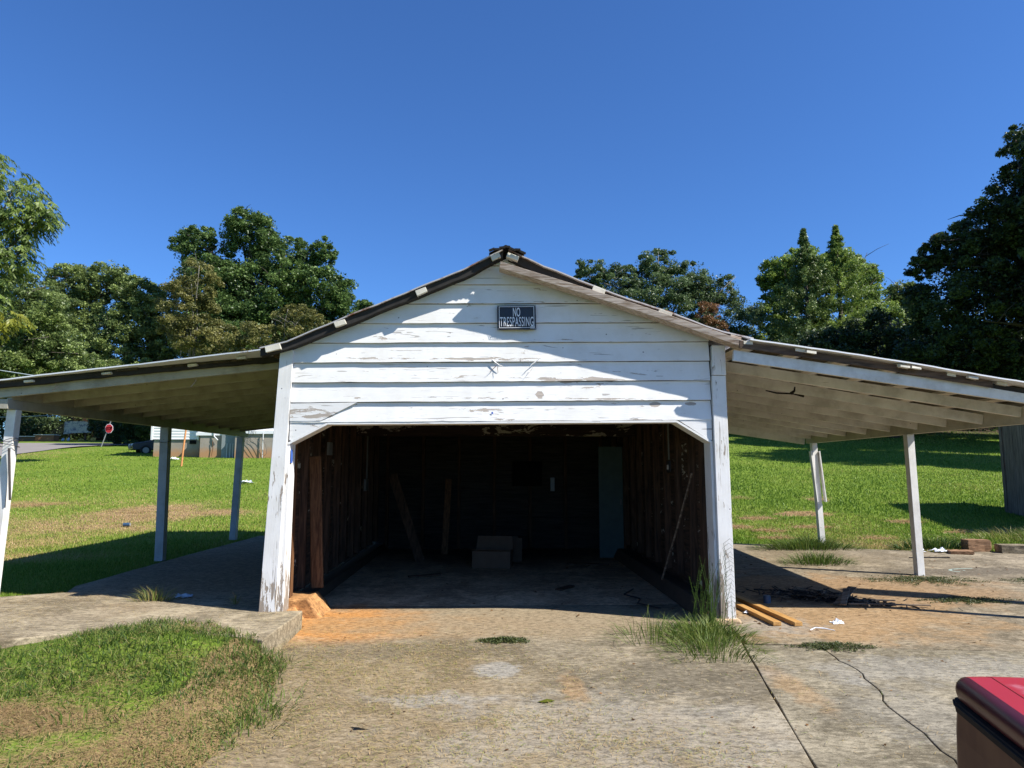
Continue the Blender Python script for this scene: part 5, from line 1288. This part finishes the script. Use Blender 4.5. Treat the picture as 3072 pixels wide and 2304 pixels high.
def fronds(lobes, Y, nf, seed, L_=0.42, lf=0.075):
    rr = np.random.default_rng(seed); Vs = []; Ts = []
    for (cx, cz, rx, rz_) in lobes:
        n = int(nf * rx * rz_)
        d = rr.normal(size=(n, 3)); d /= np.linalg.norm(d, axis=1)[:, None]
        c = d * (rr.uniform(.35, 1, n) ** .5)[:, None] * np.array([rx, rx * .9, rz_]) * .92 + np.array([cx, Y, cz])
        az = np.arctan2(d[:, 1], d[:, 0]) + rr.normal(0, .8, n); out_ = np.stack([np.cos(az), np.sin(az), np.zeros(n)], 1)
        ft = rr.uniform(0, 1, n)
        for k_ in range(7):
            t = (k_ + .5) / 7 * L_
            pos = c + out_ * t * .85 + np.array([0, 0, -1]) * (t * t * 1.6 - .1 * t)[None, None] if np.ndim(t) else c + out_ * (t * .85) + np.array([0, 0, -(t * t * 1.6 - .1 * t)])
            for sd in (-1, 1):
                side = np.cross(out_, [0, 0, 1]) * sd
                ld = side * .55 + out_ * .35 + np.array([0, 0, -.75]) + rr.normal(0, .15, (n, 3)); ld /= np.linalg.norm(ld, axis=1)[:, None]
                wd = np.cross(ld, out_ + rr.normal(0, .3, (n, 3))); wd /= np.linalg.norm(wd, axis=1)[:, None] + 1e-9
                ll = lf * rr.uniform(.8, 1.3, n)[:, None]
                Vs.append(np.stack([pos, pos + ld * ll + wd * ll * .26, pos + ld * ll * 2, pos + ld * ll - wd * ll * .26], 1).reshape(-1, 3)); Ts.append(ft * .6 + rr.uniform(0, .4, n))
    return np.vstack(Vs), np.concatenate(Ts)
V_, T_ = fronds(NE, 22, 190, 31)
np_mesh('crown', V_, 4, M['leaf_near'], T_, e, (-17.5, 22, zb))
V_, T_ = fronds([(-14.85, 6.25, .5, .28), (-15.4, 6.0, .4, .3)], 22, 260, 32)
np_mesh('yellow_sprig', V_, 4, M['leaf_yellow'], T_, e, (-17.5, 22, zb))['label'] = 'yellowing sprig low on the tree'

tree('spreading_tree', 'broad grey green tree with a bare curved branch behind the right roof slope', 65, [(9.3, 19.9, 1.7, 1.5), (11.8, 18.9, 2.6, 2.0), (15.6, 20.6, 2.3, 1.9), (18.6, 19.5, 2.6, 1.8), (21.6, 18.4, 2.0, 1.6), (16.0, 16.9, 5.4, 2.9), (22.0, 15.2, 3.8, 2.9), (8, 16, 3, 3), (13, 13, 6, 3)], 'leaf_blue', s=.12, K=520, seed=21, trunk=15.5, tr=.45, bark='palebark', cl=.27, fill=.15)
tree('dead_sapling', 'small dead brown sapling just above the right roof slope', 58, [(18.2, 14.5, 1.0, 1.3), (18.8, 13.4, .9, 1.0), (19.4, 12.6, .8, .8)], 'leaf_brown', s=.08, K=650, seed=22, tr=.08, fill=.05)
def cedar(label, cx, Y, ztop, zlow, rbase, seed, mat='leaf_cedar', n=62000):
    rr = np.random.default_rng(seed); zb = float(H(cx, Y)); e = empty('cedar_tree', (cx, Y, zb), label, 'tree', 'cedars behind the right lean-to')
    build('trunk', MB().tube([(cx, Y, zb - .3), (cx + .05, Y, (zb + ztop) / 2), (cx, Y, ztop - .2)], [.3, .2, .03], 7), M['bark'], e, smooth=True)
    ns = 420; hz_ = rr.uniform(0, 1, ns) ** 1.25; az = rr.uniform(0, 2 * math.pi, ns)
    rad = rbase * np.interp(hz_, [0, .45, .7, .84, 1], [1, .85, .50, .17, .01]) * rr.uniform(.45, 1.25, ns)
    z0 = zlow + (ztop - zlow) * hz_
    who = rr.integers(0, ns, n); t = rr.uniform(.25, 1, n) ** .8
    rr_ = rad[who] * t
    P = np.stack([cx + np.cos(az[who]) * rr_, Y + np.sin(az[who]) * rr_, z0[who] + rr_ * .42 - (rr_ ** 2) * .03], 1) + rr.normal(0, .13, (n, 3)) * (1.2 - .6 * hz_[who])[:, None]
    np_mesh('crown', leaves(P, rr.uniform(.07, .17, n), .35, updir=.1, seed=seed), 3, M[mat], rr.uniform(0, 1, ns)[who] * .5 + rr.uniform(0, .5, n), e, (cx, Y, zb))
cedar('left cedar with a narrow pointed top behind the right lean-to', 27.6, 60, 22.6, 7.5, 3.6, 41)
cedar('right cedar with the taller thin spire behind the right lean-to', 30.8, 60.5, 23.1, 7.5, 4.3, 42, 'leaf_light')
tree('leafy_tree', 'light green leafy tree filling in around the two cedars', 67, [(27.9, 20.6, 1.9, 1.8), (36.6, 19.7, 2.2, 2.2), (37.2, 16.1, 2.9, 3.1), (27.9, 16.7, 2.6, 2.5), (32.4, 12.5, 6.4, 3.4), (34.0, 20.9, 3.2, 2.1), (30.6, 21.0, 3.0, 2.3), (28.6, 19.6, 2.4, 2.2), (27, 12, 4, 3)], 'leaf_light', s=.15, K=380, seed=23, trunk=33, tr=.4, cl=.27)
tree('leafy_tree', 'mid green tree in the gap between cedars and dark tree', 72, [(43.3, 19.8, 1.9, 1.8), (43.5, 15.5, 3.2, 3.4), (41, 13, 3.5, 3)], 'leaf_mid', s=.16, K=380, seed=24, tr=.35)
BIG = [(31.0, 20.2, 1.5, 1.4), (30.4, 17.6, 2.0, 1.6), (28.8, 15.0, 2.6, 2.0), (26.4, 13.6, 1.7, 1.5), (25.0, 13.5, 1.1, 1.1), (24.1, 12.8, .9, .7), (27.1, 10.9, 3.7, 2.5), (30.5, 12.9, 2.8, 3.6), (25.4, 8.3, 3.3, 2.1), (29.1, 7.2, 2.9, 2.1), (33.5, 17, 3, 4.5), (33, 10, 3, 3)]
tree('shade_tree', 'huge dark tree towering at the right edge of the view', 38, BIG, 'leaf_dark', s=.11, K=760, seed=25, trunk=30.5, tr=.55, cl=.25)
tree('shade_tree', 'dark leaning tree filling the low right edge behind the lean-to', 44, [(21.5, 8.6, 2.6, 2.2), (18.2, 8.0, 2.2, 1.8), (24.5, 9.5, 2.6, 2.2), (21.5, 6.8, 4, 1.5), (28, 8, 4, 2.5), (34, 8, 4, 3)], 'leaf_dark', s=.12, K=620, seed=26, tr=.3)
tree('shade_tree', 'dark tree outside the right edge that shades the upper lawn', 30, [(43, 12, 4, 3.5), (47, 14, 4, 4), (40, 9.5, 3, 2.5), (48, 9, 4, 3)], 'leaf_dark', s=.16, K=330, seed=27, trunk=44, tr=.5)
tree('shade_tree', 'second dark tree outside the right edge shading the lawn', 40, [(50, 13, 4.5, 4), (55, 15, 4, 4), (45, 10, 3, 3)], 'leaf_dark', s=.17, K=300, seed=28, trunk=51, tr=.5)
tree('shade_tree', 'dark tree outside the right edge nearest the plank shed', 26, [(29.5, 11, 4, 3.5), (27.5, 8.5, 3, 2.5), (31, 14, 3.5, 3), (29.5, 17, 4, 3), (33, 19, 4, 3)], 'leaf_dark', s=.2, K=190, seed=33, trunk=29.5, tr=.4)
tree('shade_tree', 'dark tree outside the right edge behind the nearest shade tree', 33, [(33.5, 12, 4, 3.5), (31.5, 10, 3, 3), (36, 15, 4, 3), (29.3, 14, 3, 3), (29.8, 17.5, 3, 3), (34, 19, 5, 3.5), (39, 19, 5, 3.5)], 'leaf_dark', s=.2, K=190, seed=34, trunk=34, tr=.4)
tree('shade_tree', 'shade tree left of the road outside the view', 52, [(-46, 13, 4, 3.5), (-43, 11, 3, 2.5)], 'leaf_dark', s=.17, K=300, seed=29, trunk=-45, tr=.4)
# glossy bush beside the stop sign
tree('bush', 'glossy dark green bush right of the stop sign', 66, [(-33.0, 5.0, 2.3, 1.4), (-30.4, 5.1, 2.0, 1.4), (-35.4, 5.6, 1.5, 1.3), (-28.4, 5.0, 1.6, 1.3), (-32, 5.9, 2.5, 1.2)], 'leaf_bush', s=.11, K=900, seed=30, trunk=-32, tr=.1, limbs=False, cat='bush')
for i, (sx, sy, lb) in enumerate([(2.6, 9.5, 0)]): pass

def woods(name, n, x0, x1, Y0, Y1, z0, z1, mat, label, seed, s=.2):
    rr = np.random.default_rng(seed); x = rr.uniform(x0, x1, n); y = rr.uniform(Y0, Y1, n)
    top = z0 + (z1 - z0) * (.55 + .9 * (fbm(x / 5, y / 9, seed, 3) - .25))
    z = H(x, y) - .2 + rr.uniform(0, 1, n) * (top - z0)
    m = fbm(x / 1.6, z / 1.4, seed + 3, 3) > .40; P = np.stack([x, y, z], 1)[m]
    o = np_mesh(name, leaves(P, s * rr.uniform(.7, 1.5, len(P)), .6, seed=seed), 3, M[mat], rr.uniform(0, 1, len(P)))
    return tag(o, label, 'woodland', kind='stuff')
woods('woodland', 42000, -75, -8, 92, 100, 7, 17, 'leaf_dark', 'dark undergrowth of the wood behind the left trees', 51, .26)
woods('woodland', 46000, 2, 62, 50, 58, 4.5, 11, 'leaf_dark', 'dark undergrowth of the wood behind the right lawn', 52, .20)
woods('woodland', 16000, 40, 75, 50, 75, 4.5, 20, 'leaf_dark', 'dark wood beyond the huge right tree', 53, .26)
woods('woodland', 30000, -80, -38, 91.5, 95, 5.5, 15, 'leaf_dark', 'dense dark thicket behind the wooden deck', 56, .26)
woods('undergrowth', 16000, 6, 30, 46.5, 49.5, 4, 6.5, 'leaf_olive', 'ragged yellow green brush along the top of the right lawn', 54, .10)
woods('undergrowth', 14000, -60, -38, 88, 91, 6, 10, 'leaf_dark', 'dark brush behind the wooden deck', 55, .16)

# ---------------------------------------------------------------- grass, straw and weeds
def blades(name, X, Y, Z, h, w, tint, label, seed=0, lean=.5, bend=True, parent=None, off=(0, 0, 0), cat=None, kind='stuff', pref=None, mat='blade'):
    rr = np.random.default_rng(seed); n = len(X)
    az = rr.uniform(0, 2 * math.pi, n) if pref is None else pref
    ln = np.abs(rr.normal(0, lean, n)) if lean < 1.2 else 1.53 - np.abs(rr.normal(0, .13, n)); d = np.stack([np.cos(az) * np.sin(ln), np.sin(az) * np.sin(ln), np.cos(ln)], 1)
    wa = rr.uniform(0, 2 * math.pi, n); wd = np.stack([np.cos(wa), np.sin(wa), np.zeros(n)], 1) * (w / 2)[:, None]
    B = np.stack([X, Y, Z], 1)
    if not bend:
        V_ = np.stack([B - wd, B + wd, B + d * h[:, None]], 1).reshape(-1, 3); o = np_mesh(name, V_, 3, M[mat], tint, parent, off)
    else:
        hh = h[:, None]; mid = B + d * hh * .55
        tip = mid + (d * np.array([1, 1, 1]) + np.stack([np.cos(az), np.sin(az), -np.ones(n) * .55], 1) * .55) * hh * .45
        V0 = np.stack([B - wd, B + wd, mid + wd * .8, mid - wd * .8], 1)
        V1 = np.stack([mid - wd * .8, mid + wd * .8, tip + wd * .1, tip - wd * .1], 1)
        V_ = np.concatenate([V0, V1], 1).reshape(-1, 3); o = np_mesh(name, V_, 4, M[mat], np.repeat(tint, 2), parent, off)
    return tag(o, label, cat, kind=kind)
CONC = [P_main, P_r1, P_r2, P_r3, P_slabB, P_slabF, P_floor]
def on_conc(x, y):
    m = np.zeros(np.shape(x), bool)
    for P in CONC: m |= inpoly(x, y, P)
    return m
rr = np.random.default_rng(77)
def lawn_pts(n, xf, y0, y1):
    u = rr.uniform(0, 1, n); p = -0.9
    y = (y0 ** p + (y1 ** p - y0 ** p) * u) ** (1 / p)
    x = xf(y, rr.uniform(0, 1, n)); return x, y
xl, yl = lawn_pts(190000, lambda y, u: np.minimum(-5.1, -0.73 * y + u * (0.73 * y - 5.1 + np.clip(y - 16, 0, 8) * .1)), 8.2, 55)
xr, yr = lawn_pts(190000, lambda y, u: 2.7 + u * (0.82 * y - 1.5), 12.6, 50)
X = np.concatenate([xl, xr]); Y = np.concatenate([yl, yr])
ok = ~on_conc(X, Y) & ~((X > 13.2) & (X < 15.4) & (Y > 14.2) & (Y < 18.1)) & ~((X < -29.5 - (Y - 36) * .16) & (Y > 34))
X = X[ok]; Y = Y[ok]
D = drymask(X, Y); n = len(X)
for (cx, cy, rx) in [(4.4, 17.7, .9), (6.5, 17.4, .5), (7.9, 17.9, .8), (5.6, 16.4, .5), (6.2, 15.9, .45), (7.4, 16.3, .5), (6.0, 15.0, .5), (8.1, 14.9, .5), (9.9, 16.9, .5), (10.4, 15.6, .45), (11.3, 15.7, .4), (7.1, 20.3, .45), (3.4, 18.6, .8), (9.3, 20.2, .5)]:
    D = np.maximum(D, .95 * ((((X - cx) / rx) ** 2 + ((Y - cy) / (rx * .45)) ** 2) < rr.uniform(.5, 1.2, n)))
tint = np.clip(.14 + .40 * rr.uniform(0, 1, n) + .26 * (fbm(X / 2.5, Y / 2.5, 9, 3) - .5) * 2 + D * rr.uniform(.35, 1.0, n), 0, 1)
hgt = (.025 + .035 * rr.uniform(0, 1, n)) * (1 + Y / 45) * (1 - .45 * D)
blades('lawn_grass', X, Y, H(X, Y) - .005, hgt, (.008 + .010 * rr.uniform(0, 1, n)) * (1 + Y / 20), tint, 'short mown green lawn with brown clippings around the garage', 1, .6, False, cat='grass')
# near patch, lower left
n = 95000
X = rr.uniform(-5.2, -0.75, n); Y = 3.1 + rr.uniform(0, 1, n) ** 1.1 * 4.1
edge = -1.40 + .16 * np.sin(Y * 3.1) + .75 * (fbm(Y * 2, X * 0, 5) - .5)
edge = np.where(Y > 5.6, -1.60, edge)
back = np.interp(X, [-5.5, -4.0, -3.6, -3.1, -2.6, -2.2, -1.9, -1.5, -.8], [5.3, 6.15, 6.75, 7.0, 7.05, 6.7, 6.35, 6.0, 5.4])
back = back + .55 * (fbm(X * 2.9, Y * 0, 8) - .5)
ok = (X < edge) & (Y < back + .08) & (rr.uniform(0, 1, n) < .05 + 1.3 * fbm(X * 1.6, Y * 1.6, 23, 3))
X = X[ok]; Y = Y[ok]; n = len(X)
D = drymask(X, Y); g1 = fbm(X * 1.5, Y * 1.5, 23, 3)
straw = rr.uniform(0, 1, n) < np.clip(.16 + .80 * D + 1.0 * (fbm(X * 2.2, Y * 2.2, 61, 3) - .5), .05, .9)
Zg = np.array(H(X, Y)) ; Zg = np.where(inpoly(X, Y, P_slabF), np.maximum(.13, Zg), Zg)
tint = np.where(straw, rr.uniform(.70, 1.0, n), np.clip(.04 + .58 * rr.uniform(0, 1, n) + .3 * (fbm(X * .9, Y * .9, 44, 2) - .5), 0, .62))
hgt = np.where(straw, rr.uniform(.03, .09, n), rr.uniform(.035, .095, n) * (.5 + g1))
a = ~straw
blades('grass_patch', X[a], Y[a], Zg[a] - .005, hgt[a], rr.uniform(.004, .010, a.sum()), tint[a], 'rough green grass growing over the driveway edge at lower left', 2, .8, True, cat='grass', mat='blade_near')
b = straw
blades('straw', X[b], Y[b], Zg[b] + rr.uniform(0, .035, b.sum()), hgt[b] * 1.3, rr.uniform(.003, .006, b.sum()), tint[b], 'dry tan clippings lying in the lower left grass', 3, 1.5, True, cat='straw', mat='blade_near')
n = 60000
X = rr.uniform(-4.6, -1.0, n); Y = rr.uniform(3.2, 6.2, n)
q_ = drymask(X, Y) + .35 * (fbm(X * 2.5, Y * 2.5, 37, 4) - .5)
ok = (rr.uniform(0, 1, n) < np.clip((q_ - .36) * 2.2, 0, .9)); X = X[ok]; Y = Y[ok]; n = len(X); hp = fbm(X * 3, Y * 3, 38, 3)
blades('straw', X, Y, H(X, Y) + .02 + .06 * np.clip(hp - .35, 0, 1) * rr.uniform(.3, 1, n), rr.uniform(.04, .12, n), rr.uniform(.003, .006, n), rr.uniform(.74, 1, n) - .3 * (rr.uniform(0, 1, n) < .15), 'matted brown clippings heaped in the lower left grass', 8, 1.5, True, cat='straw', mat='blade_near')
# straw clippings across the driveway
n = 150000
X = rr.uniform(-2.3, 4.6, n); Y = rr.uniform(3.2, 7.5, n)
dens = np.clip(1.05 - (X + 1.4) * .36, .06, 1) * np.clip(.25 + 1.9 * (fbm(X * 1.7, Y * 1.7, 71, 4) - .30), .03, 1.0) * np.where(Y > 6.9, .35, 1) * np.where((Y > 6.8) & (X < -.3), .25, 1)
for (cx, cy, rx, ry, w) in [(.22, 4.75, .5, .22, .8), (.75, 4.35, .55, .25, .8), (-.35, 4.3, .7, .3, .7), (-.3, 6.1, .8, .3, .4), (1.25, 4.15, .3, .2, .6)]:
    dens = np.maximum(dens, w * np.exp(-((X - cx) / rx) ** 2 - ((Y - cy) / ry) ** 2))
for (cx, cy, rx, ry) in [(.06, 5.93, .2, .22)]: dens = dens * (1 - .9 * np.exp(-((X - cx) / rx) ** 4 - ((Y - cy) / ry) ** 4))
ok = (rr.uniform(0, 1, n) < dens) & ~((X < -1.9) & (Y > 6.2)); X = X[ok]; Y = Y[ok]; n = len(X)
pz = np.where(inpoly(X, Y, P_slabF), .14, np.where(X < -1.6, .02, .004))
blades('straw', X, Y, pz + rr.uniform(0, .006, n), rr.uniform(.018, .06, n), rr.uniform(.003, .006, n), rr.uniform(.62, 1.0, n) - .35 * (rr.uniform(0, 1, n) < .12), 'dry grass clippings scattered over the driveway', 5, 1.42, False, cat='straw')
# straw on the left slab, in front of the shade
n = 50000
X = rr.uniform(-7.4, -1.95, n); Y = rr.uniform(5.0, 8.9, n)
ok = inpoly(X, Y, P_slabF) & (rr.uniform(0, 1, n) < np.clip(.1 + 1.8 * (fbm(X * 1.5, Y * 1.5, 81, 4) - .35), .03, 1)); X = X[ok]; Y = Y[ok]; n = len(X)
blades('straw', X, Y, np.full(n, .146) - .02 * sst(6.9, 5.2, Y) + rr.uniform(0, .006, n), rr.uniform(.02, .06, n), rr.uniform(.002, .004, n), rr.uniform(.66, 1, n), 'dry clippings strewn on the left concrete pad', 6, 1.42, False, cat='straw')
# brown clumps on the lawn edge
for j, (cx, cy, rx, ry, lb) in enumerate([(-9.6, 20.5, 2.3, 1.6, 'tan straw patch on the left lawn behind the middle post'), (-14.5, 22.2, 3.2, .8, 'thin straw streak on the far left lawn'), (6.4, 13.3, .6, .35, 'straw clump beside the near right post at the lawn edge')]):
    n = 4200 if j < 2 else 900
    X = rr.normal(cx, rx * .45, n); Y = rr.normal(cy, ry * .45, n)
    ok = ~on_conc(X, Y) & (fbm(X * 1.3, Y * 2, 91 + j, 3) > .44); X = X[ok]; Y = Y[ok]; n = len(X)
    blades('straw', X, Y, H(X, Y) + rr.uniform(0, .04, n), rr.uniform(.06, .16, n), rr.uniform(.008, .02, n), rr.uniform(.78, 1, n), lb, 60 + j, 1.35, False, cat='straw')
# raked clippings in low heaps
def heap(cx, cy, rx, n, lb):
    X = rr.normal(cx, rx * .5, n); Y = rr.normal(cy, rx * .20, n)
    return X, Y
HX = []; HY = []
for (cx, cy, rx) in [(4.4, 17.7, .9), (6.5, 17.4, .5), (7.9, 17.9, .8), (5.6, 16.4, .5), (6.2, 15.9, .45), (7.4, 16.3, .5), (6.0, 15.0, .5), (8.1, 14.9, .5), (9.9, 16.9, .5), (10.4, 15.6, .45), (11.3, 15.7, .4), (7.1, 20.3, .45), (3.4, 18.6, .8), (9.3, 20.2, .5)]:
    a_, b_ = heap(cx, cy, rx, 260, ''); HX.append(a_); HY.append(b_)
X = np.concatenate(HX); Y = np.concatenate(HY); n = len(X)
blades('straw', X, Y, H(X, Y) + rr.uniform(.01, .07, n), rr.uniform(.05, .13, n), rr.uniform(.008, .018, n), rr.uniform(.8, 1, n), 'small tan heaps of clippings dotted over the right lawn', 70, 1.3, False, cat='straw')

def weed(name, cx, cy, cz, n, rx, ry, h, label, seed, w=(.004, .009), lean=.6, t=(.05, .4), cat='weed', group=None):
    q = np.random.default_rng(seed); X = cx + np.clip(q.normal(0, 1, n), -1.7, 1.7) * rx * .5; Y = cy + np.clip(q.normal(0, 1, n), -1.7, 1.7) * ry * .5
    hh = q.uniform(h[0], h[1], n); az = np.arctan2(Y - cy, X - cx) + q.normal(0, .7, n)
    o = blades(name, X, Y, np.full(n, cz), hh, q.uniform(*w, n), q.uniform(*t, n), label, seed, lean, True, None, (cx, cy, cz), cat, None, az, 'blade_near')
    if group: o['group'] = group
    if seed in (19, 20, 21): o['kind'] = 'stuff'   # loose blades in the grass patch, past counting
    return o
weed('weed_tuft', 2.08, 7.0, 0.0, 1100, .50, .42, (.06, .22), 'big ragged grass tuft at the foot of the right corner post', 1, (.005, .010), .7, (.22, .55))
weed('weed_tuft', 1.95, 6.45, 0.0, 700, .55, .45, (.06, .20), 'low spiky grass in front of the right corner post tuft', 22, (.004, .008), .9, (.2, .55))
weed('weed_tuft', 1.55, 6.95, 0.0, 200, .50, .35, (.10, .32), 'sprawling grass stems left of the right corner post tuft', 2, (.004, .008), .9, (.12, .5))
# tall feathery weed by the post
q = np.random.default_rng(9); mb = MB()
for i in range(30):
    x0 = q.normal(2.22, .10); y0 = q.normal(7.38, .07); hh = q.uniform(.3, .78); a = q.uniform(-2.6, -.3); l = q.uniform(.05, .35) * hh
    pts = [(x0, y0, 0), (x0 + math.cos(a) * l * .3, y0 + math.sin(a) * l * .25, hh * .5), (x0 + math.cos(a) * l, y0 + math.sin(a) * l * .6, hh)]
    mb.tube(pts, [.0035, .0028, .0012], 4)
    P0 = Vector(pts[0]); P1 = Vector(pts[1]); P2 = Vector(pts[2])
    for j in range(26):
        t = (j + 1) / 27; c = P0.lerp(P1, t * 2) if t < .5 else P1.lerp(P2, t * 2 - 1)
        b = q.uniform(0, 6.28); d = Vector((math.cos(b) * .7, math.sin(b) * .7, q.uniform(.1, .6))) * q.uniform(.03, .075) * (1.2 - .6 * t)
        s_ = Vector((-d.y, d.x, 0)).normalized() * .0028
        mb.add([c - s_, c + s_, c + d + Vector((0, 0, -.006))], [(0, 1, 2)])
tw = build('weed_tuft', mb, leafmat('feathery_weed_green', (0.07, 0.13, 0.02), (0.13, 0.22, 0.04)), None, (2.22, 7.38, 0)); tag(tw, 'tall feathery green weed climbing the right corner post', 'weed')
mb = MB()
for i in range(16):
    x0 = 2.52 + .012 * (i % 3); z0 = .15 + i * .045
    pts = [(2.46, 7.50, max(.02, z0 - .12)), (2.43 + .01 * (i % 2), 7.49, z0), (2.50 + q.uniform(-.01, .02), 7.48, z0 + .05), (2.55 + q.uniform(-.02, .02), 7.485, z0 + .01)]
    mb.tube(pts, [.0022, .002, .0016, .001], 4)
tag(build('vine', mb, M['leaf_olive'], None, (2.46, 7.5, 0)), 'thin arching grass stems lying against the right corner post', 'weed')
def mat_weed(cx, cy, cz, rx, ry, n, label, seed, mat='leaf_bush'):
    q = np.random.default_rng(seed); Vs = []; Ts = []
    ns = max(8, n // 60); P = []
    for i in range(ns):
        a = q.uniform(0, 6.28); L_ = q.uniform(.45, 1.1); k_ = n // ns; t = q.uniform(.0, 1, k_) ** .7
        P.append(np.stack([cx + np.cos(a) * t * rx * L_ + q.normal(0, .012, k_), cy + np.sin(a) * t * ry * L_ + q.normal(0, .012, k_), cz + .008 + q.uniform(0, .035, k_) * (1.2 - t)], 1))
    P = np.vstack(P)
    o = np_mesh('ground_weed', leaves(P, q.uniform(.006, .016, len(P)), .45, updir=.9, seed=seed), 3, M[mat], q.uniform(0, 1, len(P)), None, (cx, cy, cz))
    return tag(o, label, 'weed', 'flat weeds growing from the concrete')
M['leaf_mat'] = leafmat('flat_weed_leaves', (0.033, 0.051, 0.016), (0.130, 0.150, 0.050))
mat_weed(0.14, 6.85, 0, .26, .12, 3200, 'round dark green weed in the middle of the driveway', 3, 'leaf_mat')
mat_weed(3.10, 6.52, 0.0, .45, .18, 2600, 'flat weed growing in the joint right of the corner post', 4, 'leaf_mat')
mat_weed(6.05, 9.95, z3(0, 9.9), .85, .55, 5200, 'wide flat weed round the foot of the near right post', 5, 'leaf_mat')
mat_weed(5.72, 8.55, z3(0, 8.5), .62, .30, 3600, 'flat weed in front of the near right post', 6, 'leaf_mat')
mat_weed(7.55, 9.75, z3(0, 9.7), .5, .4, 2200, 'flat weed at the right frame edge', 7, 'leaf_mat')
weed('weed_tuft', 5.25, 11.5, z3(0, 11.5), 700, .65, .32, (.10, .26), 'spiky grass tuft on the slab between the two right posts', 12, (.006, .011), .8, (.1, .45))
weed('weed_tuft', 5.9, 13.3, .12, 1500, 1.1, .35, (.10, .32), 'long grass round the foot of the far right post', 13, (.007, .013), .8, (.1, .5))
weed('weed_tuft', 8.2, 13.2, .13, 700, .8, .25, (.12, .28), 'dark grass behind the white plastic and blocks', 14, (.008, .014), .6, (0, .3))
weed('weed_tuft', 11.5, 14.3, .2, 1600, 2.6, .8, (.10, .25), 'pale rank grass behind the concrete block', 15, (.010, .016), .7, (.3, .7))
weed('weed_tuft', -3.73, 8.25, .13, 260, .25, .12, (.06, .24), 'dry tuft growing at the corner of the left pad', 16, (.004, .008), .8, (.35, .8))
weed('weed_tuft', -4.95, 7.2, .12, 160, .2, .12, (.05, .13), 'small green tuft on the left pad at the frame edge', 17, (.005, .009), .8, (.1, .4))
weed('weed_tuft', -2.75, 8.0, .145, 40, .03, .03, (.08, .2), 'few thin dry stems in the left pad shade', 18, (.003, .006), .9, (.4, .8))
weed('weed_tuft', -1.50, 4.95, .0, 200, .35, .5, (.04, .12), 'coarse green clump at the right edge of the lower left grass', 19, (.005, .009), .9, (.15, .5))
weed('weed_tuft', -2.6, 5.0, .02, 120, .5, .4, (.05, .14), 'taller coarse blades in the middle of the lower left grass', 20, (.005, .010), .9, (.2, .5))
weed('weed_tuft', -1.95, 5.95, .03, 260, .55, .25, (.05, .14), 'grass against the cut end of the raised pad', 21, (.004, .008), .9, (.15, .5))
print('tris approx', sum(len(o.data.polygons) for o in bpy.data.objects if o.type == 'MESH'), 'size', len(bpy.data.objects))
